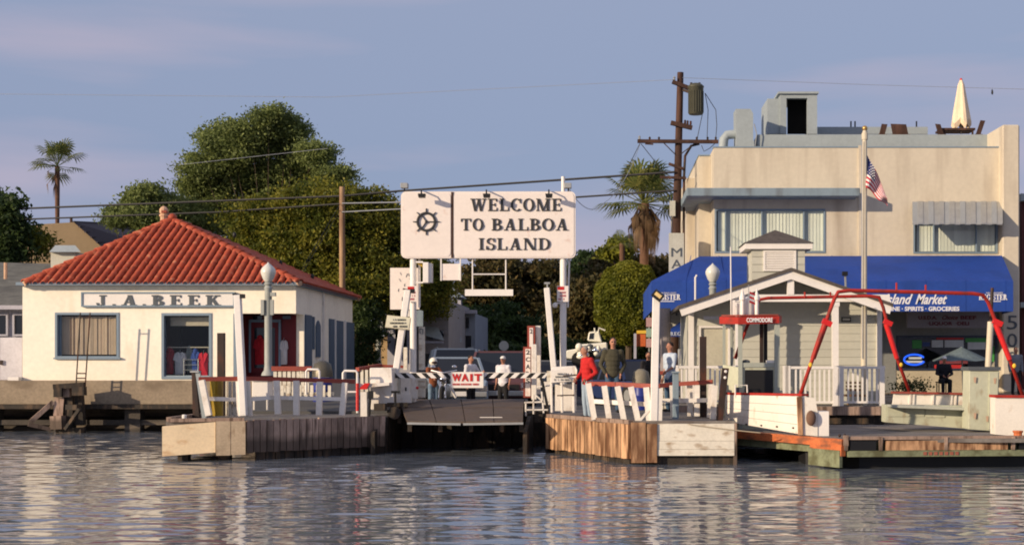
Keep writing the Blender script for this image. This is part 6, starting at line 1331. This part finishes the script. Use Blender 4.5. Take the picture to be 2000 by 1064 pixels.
car('grey car parked far down the street right of the sign post', 'car', 'parked_car', (X(1060, 62), 62, .84), R(0), 4.4, 1.8, 1.5, mc('paint_grey', (.12, .13, .15)), 'sedan')
car('white car parked furthest up the street', 'car', 'parked_car', (X(1115, 66), 66, .84), R(-8), 4.4, 1.8, 1.5, mc('paint_white', (.6, .6, .58)), 'sedan')
wt = thing('work_truck', 'sunlit white work truck with tall cab and cluttered load in the street', 'truck', P(1150, 760, 54)); ty = 54
wp_ = mc('truck_white', (.80, .78, .66), .35)
MB().pprism([(1147, 665), (1150, 648), (1170, 646), (1176, 668)], ty, 1.2).build('cab', wp_, wt, bevel=.04); MB().pprism([(1150, 662), (1152, 651), (1160, 650), (1159, 662)], ty-.02, .02).build('cab_window', blackglass, wt)
MB().pprism([(1128, 690), (1134, 672), (1186, 668), (1188, 694), (1128, 700)], ty-.4, 1.6).build('front', wp_, wt, bevel=.05); MB().pprism([(1104, 700), (1106, 684), (1130, 680), (1130, 702)], ty-.5, 1.8).build('load', wp_, wt, bevel=.04)
for px_ in (1132, 1152, 1180): MB().tube([P(px_, 702, ty-.5), P(px_, 702, ty-.2)], .32, 16).build('wheel', rubber, wt)
MB().tube([P(1168, 650, ty), P(1170, 640, ty), P(1182, 645, ty)], .03, 6).tube([P(1162, 648, ty), P(1161, 640, ty)], .03, 6).build('beacon_bar', wp_, wt)
rg = random.Random(2)
for i in range(16): MB().ell(P(rg.uniform(1106, 1186), rg.uniform(672, 698), ty-.6), (rg.uniform(.08, .2), .1, rg.uniform(.06, .16)), 8, 5).build('load_item', rg.choice((wp_, wp_, greyletter, chrome)), wt, smooth=True)
# motorcycle
mo = thing('motorcycle', 'dark motorcycle with bright chrome fork waiting behind the barrier', 'motorcycle', P(866, 790, 39.2)); my = 39.2
for dy, rr in ((-.55, .3), (.75, .3)):
    c = Vector((X(868, my), my+dy, 1.25)); MB().tube([c+Vector((0, rr*math.cos(R(20*i)), rr*math.sin(R(20*i)))) for i in range(19)], .055, 8).build('wheel', rubber, mo, smooth=True); MB().tube([c-Vector((.05, 0, 0)), c+Vector((.05, 0, 0))], .12, 12).build('hub', chrome, mo)
MB().ell((X(868, my), my, 1.75), (.15, .32, .14)).build('tank', mc('bike_black', (.015, .015, .02), .2), mo, smooth=True); MB().box((X(868, my), my+.45, 1.68), (.26, .6, .1)).build('seat', black, mo, bevel=.03)
MB().ell((X(868, my), my+.05, 1.42), (.18, .26, .2)).build('engine', galv, mo, smooth=True); MB().tube([(X(862, my), my-.55, 1.25), (X(866, my), my-.25, 1.95)], .035, 8).tube([(X(874, my), my-.55, 1.25), (X(872, my), my-.25, 1.95)], .035, 8).build('fork', chrome, mo)
MB().ell((X(868, my), my-.42, 1.78), (.10, .08, .10)).build('headlight', chrome, mo, smooth=True); MB().tube([(X(868, my)-.36, my-.1, 2.02), (X(868, my), my-.25, 1.95), (X(868, my)+.36, my-.1, 2.02)], .02, 6).build('handlebar', chrome, mo)
MB().tube([P(879, 752, my-.7), P(890, 776, my-.6)], .04, 8).build('side_tube', whiteclean, mo)
for i in range(2): MB().ell((X(868, my)+(-.3 if i else .3), my-.2, 2.12), (.07, .02, .05)).build('mirror', chrome, mo)

# ============================================================ PEOPLE
def remesh(mb, name, m, parent, vox=.016, extra=None):
    me = bpy.data.meshes.new('tmp'); me.from_pydata(mb.v, [], mb.f); bm = bmesh.new(); bm.from_mesh(me); bmesh.ops.recalc_face_normals(bm, faces=bm.faces[:]); bm.to_mesh(me); bm.free()
    o = bpy.data.objects.new('tmp', me); C.objects.link(o); r = o.modifiers.new('r', 'REMESH'); r.mode = 'VOXEL'; r.voxel_size = vox; s = o.modifiers.new('s', 'SMOOTH'); s.iterations = 4; s.factor = .5
    dg = bpy.context.evaluated_depsgraph_get(); out = bpy.data.meshes.new_from_object(o.evaluated_get(dg)); bpy.data.objects.remove(o)
    bm = bmesh.new(); bm.from_mesh(out)
    if extra:
        tmp = bpy.data.meshes.new('x'); tmp.from_pydata(extra.v, [], extra.f); bm.from_mesh(tmp)
    bmesh.ops.translate(bm, verts=bm.verts[:], vec=-base_of(parent)); bmesh.ops.recalc_face_normals(bm, faces=bm.faces[:]); bm.to_mesh(out); bm.free()
    out.name = name; out.shade_smooth(); out.materials.clear(); out.materials.append(m); q = bpy.data.objects.new(name, out); C.objects.link(q); q.parent = parent; return q
def person(label, loc, H_, face, shirt, trousers, hair, pose=None, hat=None, sleeves='long', glasses=False, jacket=None, skin_m=skin, build_=1.0):
    """face: heading in degrees, 0 looks at the camera (-Y); pose overrides joints in body units of height"""
    t = thing('person', label, 'person', loc); M3 = Matrix.Rotation(R(face), 3, 'Z'); o = Vector(loc)
    def T(v): return o+M3@(Vector(v)*H_)
    J = dict(hip=(0, 0, .52), chest=(0, 0, .72), neck=(0, 0, .82), head=(0, -.008, .925), shL=(.105, 0, .795), shR=(-.105, 0, .795), elL=(.135, .015, .62), elR=(-.135, .015, .62), haL=(.13, -.03, .475), haR=(-.13, -.03, .475),
             hiL=(.05, 0, .50), hiR=(-.05, 0, .50), knL=(.06, -.01, .275), knR=(-.06, -.01, .275), anL=(.065, .01, .04), anR=(-.065, .01, .04))
    if pose: J.update(pose)
    g = {k: T(v) for k, v in J.items()}
    def cap(mb, a, b, r0, r1, n=10):
        a = Vector(a); b = Vector(b); d = (b-a).normalized(); q = [a-d*r0*.9, a-d*r0*.5, a, b, b+d*r1*.5, b+d*r1*.9]; mb.tube(q, [r0*.4, r0*.85, r0, r1, r1*.85, r1*.4], n)
    W = build_
    def torso(mb, k=0, low=.0):
        for z_, rx, ry in ((0, .082, .06), (.06, .078, .057), (.12, .084, .06), (.18, .094, .062), (.23, .096, .06), (.27, .08, .05)):
            c = g['hip'].lerp(g['neck'], z_/.30); 
            if z_ < low: continue
            mb.ell(c, ((rx*W)*H_+k, (ry*W)*H_+k, .05*H_+k), 12, 8, M3)
        mb.ell(g['shL'], (.036*H_+k, .036*H_+k, .036*H_+k)); mb.ell(g['shR'], (.036*H_+k, .036*H_+k, .036*H_+k))
    def arm(mb, s, k=0, frac=1):
        cap(mb, g['sh'+s], g['el'+s], .029*H_*W+k, .023*H_+k)
        if frac > .5: cap(mb, g['el'+s], g['el'+s].lerp(g['ha'+s], .92), .022*H_+k, .015*H_+k)
    def leg(mb, s, k=0):
        cap(mb, g['hi'+s], g['kn'+s], .047*H_*W+k, .033*H_+k); cap(mb, g['kn'+s], g['an'+s], .034*H_+k, .024*H_+k)
    b = MB(); torso(b); arm(b, 'L'); arm(b, 'R'); leg(b, 'L'); leg(b, 'R'); cap(b, g['neck']-Vector((0, 0, .02*H_)), g['head'], .032*H_, .03*H_)
    hc = g['head']; b.ell(hc, (.041*H_, .052*H_, .062*H_), 14, 12, M3); b.ell(hc+M3@Vector((0, -.012, -.032))*H_, (.030*H_, .034*H_, .034*H_), 10, 8, M3)
    b.ell(hc+M3@Vector((0, -.056, -.008))*H_, (.010*H_, .015*H_, .017*H_), 8, 6, M3)
    for sx in (-1, 1): b.ell(hc+M3@Vector((.043*sx, .004, -.005))*H_, (.006*H_, .012*H_, .018*H_), 8, 6, M3)
    ex = MB()
    for s, sg_ in (('L', 1), ('R', -1)):    # hands: palm, four fingers and a thumb, loosely curled
        el_, ha_ = g['el'+s], g['ha'+s]; d = (ha_-el_).normalized(); side = (M3@Vector((0, -1, 0))); side = (side-d*side.dot(d)).normalized(); nrm = d.cross(side)
        ex.ell(ha_+d*.02*H_, (.012*H_, .022*H_, .028*H_), 8, 6, M3)
        for k in range(4):
            st = ha_+d*.040*H_+side*((k-1.5)*.0095*H_); ln = (.034, .040, .037, .028)[k]*H_; m1 = st+d*ln*.5-nrm*sg_*.004*H_; e = m1+d*ln*.4-nrm*sg_*.012*H_; ex.tube([st-d*.01*H_, m1, e], [.0048*H_, .0044*H_, .0034*H_], 6)
        th = ha_+d*.012*H_+side*.02*H_; ex.tube([th-side*.008*H_, th+d*.015*H_+side*.008*H_, th+d*.032*H_+side*.006*H_], [.006*H_, .0055*H_, .004*H_], 6)
    remesh(b, 'body', skin_m, t, .017, ex)
    s_ = MB(); torso(s_, .016); s_.ell(g['hip'].lerp(g['neck'], -.08), (.088*H_*W, .066*H_*W, .05*H_), 12, 8, M3)
    fr_ = 1 if sleeves == 'long' else .4
    for s in 'LR': arm(s_, s, .014, fr_)
    remesh(s_, 'shirt' if not jacket else 'jacket', shirt, t, .02)
    p_ = MB(); p_.ell(g['hip'], (.084*H_*W, .062*H_*W, .055*H_), 12, 8, M3)
    for s in 'LR': leg(p_, s, .013)
    remesh(p_, 'trousers', trousers, t, .02)
    for s in 'LR': MB().ell(g['an'+s]+M3@Vector((0, -.035, -.018))*H_, (.026*H_, .072*H_, .022*H_), 10, 6, M3).build('shoe', black, t, smooth=True)
    MB().ell(hc+M3@Vector((0, .014, .027))*H_, (.043*H_, .046*H_, .043*H_), 12, 8, M3).build('hair', hair, t, smooth=True)
    for sx in (-1, 1): MB().ell(hc+M3@Vector((.017*sx, -.047, .006))*H_, (.006*H_, .005*H_, .004*H_), 8, 5, M3).build('eye', black, t)
    MB().ell(hc+M3@Vector((0, -.049, -.032))*H_, (.013*H_, .004*H_, .003*H_), 8, 5, M3).build('mouth', mat('lip', (.25, .08, .07), .6), t)
    if glasses:
        for sx in (-1, 1): MB().ell(hc+M3@Vector((.017*sx, -.052, .006))*H_, (.015*H_, .006*H_, .009*H_), 8, 5, M3).build('sunglass_lens', blackglass, t)
    if hat == 'cap': MB().ell(hc+M3@Vector((0, .0, .028))*H_, (.047*H_, .055*H_, .040*H_), 12, 8, M3).ell(hc+M3@Vector((0, -.055, .022))*H_, (.034*H_, .04*H_, .006*H_), 10, 4, M3).build('cap', whiteclean, t, smooth=True)
    if hat == 'helmet': MB().ell(hc+M3@Vector((0, .005, .012))*H_, (.075*H_, .085*H_, .082*H_), 16, 12, M3).build('helmet', mat('helmet_white', (.8, .78, .68), .25), t, smooth=True); MB().ell(hc+M3@Vector((0, -.035, .0))*H_, (.060*H_, .052*H_, .036*H_), 14, 8, M3).build('visor', mat('visor_smoke', (.06, .03, .03), .15), t, smooth=True)
    return t
cl = lambda n, c: mat(n, c, .9, .22, 9, .004)
person('man in a bright red jacket and pale jeans leaning by the control cabinet', (X(1147, 32.9), 32.9, .91), 1.74, -62, cl('red_jacket', (.50, .02, .02)), mat('pale_denim', (.30, .38, .46), .85, .2, 8), hairgr, dict(elL=(.15, .06, .63), haL=(.10, -.07, .53), elR=(-.16, .0, .64), haR=(-.12, -.10, .55), neck=(0, -.02, .82), head=(0, -.045, .925)), jacket=True, build_=1.08)
person('man in sunglasses and olive dark sweater with jeans, hands in pockets', (X(1197, 34.2), 34.2, 1.00), 1.88, 8, cl('olive_sweater', (.065, .060, .038)), jeansdk, hairdk, dict(elL=(.16, .03, .63), haL=(.10, -.05, .51), elR=(-.16, .03, .63), haR=(-.10, -.05, .51)), glasses=True, build_=1.1)
person('man in a light blue short sleeved shirt seen from the side at the deck rail', (X(1309, 35.4), 35.4, .98), 1.80, -55, cl('light_blue_shirt', (.48, .56, .66)), jeansdk, hairdk, dict(elL=(.13, -.04, .64), haL=(.09, -.14, .57)), sleeves='short', build_=1.1)
person('man in white shirt with arm raised talking behind the WAIT sign', (X(919, 39.0), 39.0, .84), 1.62, 55, cl('white_shirt', (.66, .66, .70)), blacktr, hairdk, dict(elL=(.16, -.07, .68), haL=(.10, -.20, .70)), sleeves='short')
person('man in white t shirt and pale cap standing right of the WAIT sign', (X(983, 38.6), 38.6, .84), 1.60, -25, cl('white_tee', (.70, .68, .72)), blacktr, hairgr, None, sleeves='short', hat='cap', build_=1.15)
person('motorcyclist in white helmet and brown jacket astride the motorcycle', (X(846, 39.3), 39.3, .84), 1.52, 30, cl('brown_jacket', (.22, .07, .03)), jeans, hairdk, dict(elL=(.17, -.10, .68), haL=(.13, -.22, .64), elR=(-.15, -.08, .66), haR=(-.08, -.2, .62)), hat='helmet', jacket=True)
sit = dict(hip=(0, 0, .30), chest=(0, -.02, .50), neck=(0, -.03, .60), head=(0, -.06, .70), shL=(.105, -.02, .575), shR=(-.105, -.02, .575), elL=(.15, -.06, .42), elR=(-.15, -.06, .42), haL=(.06, -.18, .38), haR=(-.06, -.18, .38), hiL=(.05, 0, .28), hiR=(-.05, 0, .28), knL=(.07, -.24, .28), knR=(-.07, -.24, .28), anL=(.07, -.24, .04), anR=(-.07, -.24, .04))
person('seated person in black with white cap in front of the market window', (X(1843, 46.2), 46.2, 1.15), 1.70, 0, cl('black_jacket', (.012, .012, .018)), blacktr, hairdk, sit, hat='cap', build_=1.15)
person('person in grey top half hidden behind the right gallows leg', (X(1984, 46.5), 46.5, 1.15), 1.62, 0, cl('grey_top', (.20, .21, .24)), blacktr, hairdk)
person('person in dark coat beside the thick grey post in shade', (X(1266, 42), 42, .86), 1.72, 20, cl('dark_coat', (.02, .018, .022)), blacktr, hairdk)
ch_ = thing('stool', 'dark stool under the seated person in white cap', 'stool', (X(1843, 46.2), 46.4, 1.15)); MB().bb(X(1832, 46.2), X(1854, 46.2), 46.15, 46.55, 1.56, 1.60).build('seat', steel, ch_)
for a in (1834, 1852): 
    for yy in (46.2, 46.5): MB().tube([(X(a, 46.2), yy, 1.15), (X(a, 46.2), yy, 1.56)], .02, 5).build('leg', steel, ch_)

# repeats share a group phrase
GROUPS = dict(terrace_chair='chairs on the roof terrace', floodlight='small floodlights', street_lamp='acorn globe street lamps', power_cable='overhead cables', picket_fence='white picket fence panels', picket_railing='white picket railings of the pavilion',
    dock_railing='red capped dock railings', steel_pile='brown steel piles', yellow_post='mustard yellow posts', white_pole='leaning white poles of the ferry gates', trash_barrel='blue trash barrels', pipe_hoop='white pipe hoops', lane_sign='red framed lane signs',
    square_post='square white posts by the lane signs', notice='red and white notices on the sign posts', parked_car='cars in the street', person='people on the landing', t_shirt='shirts for sale', hoodie='hooded tops for sale', fan_palm='fan palms', broadleaf_tree='trees behind the buildings', ramp_winch='winch gear beside the ramp')
for o in list(C.objects):
    k = o.name.split('.')[0]
    if o.parent is None and k in GROUPS and 'kind' not in o: o['group'] = GROUPS[k]
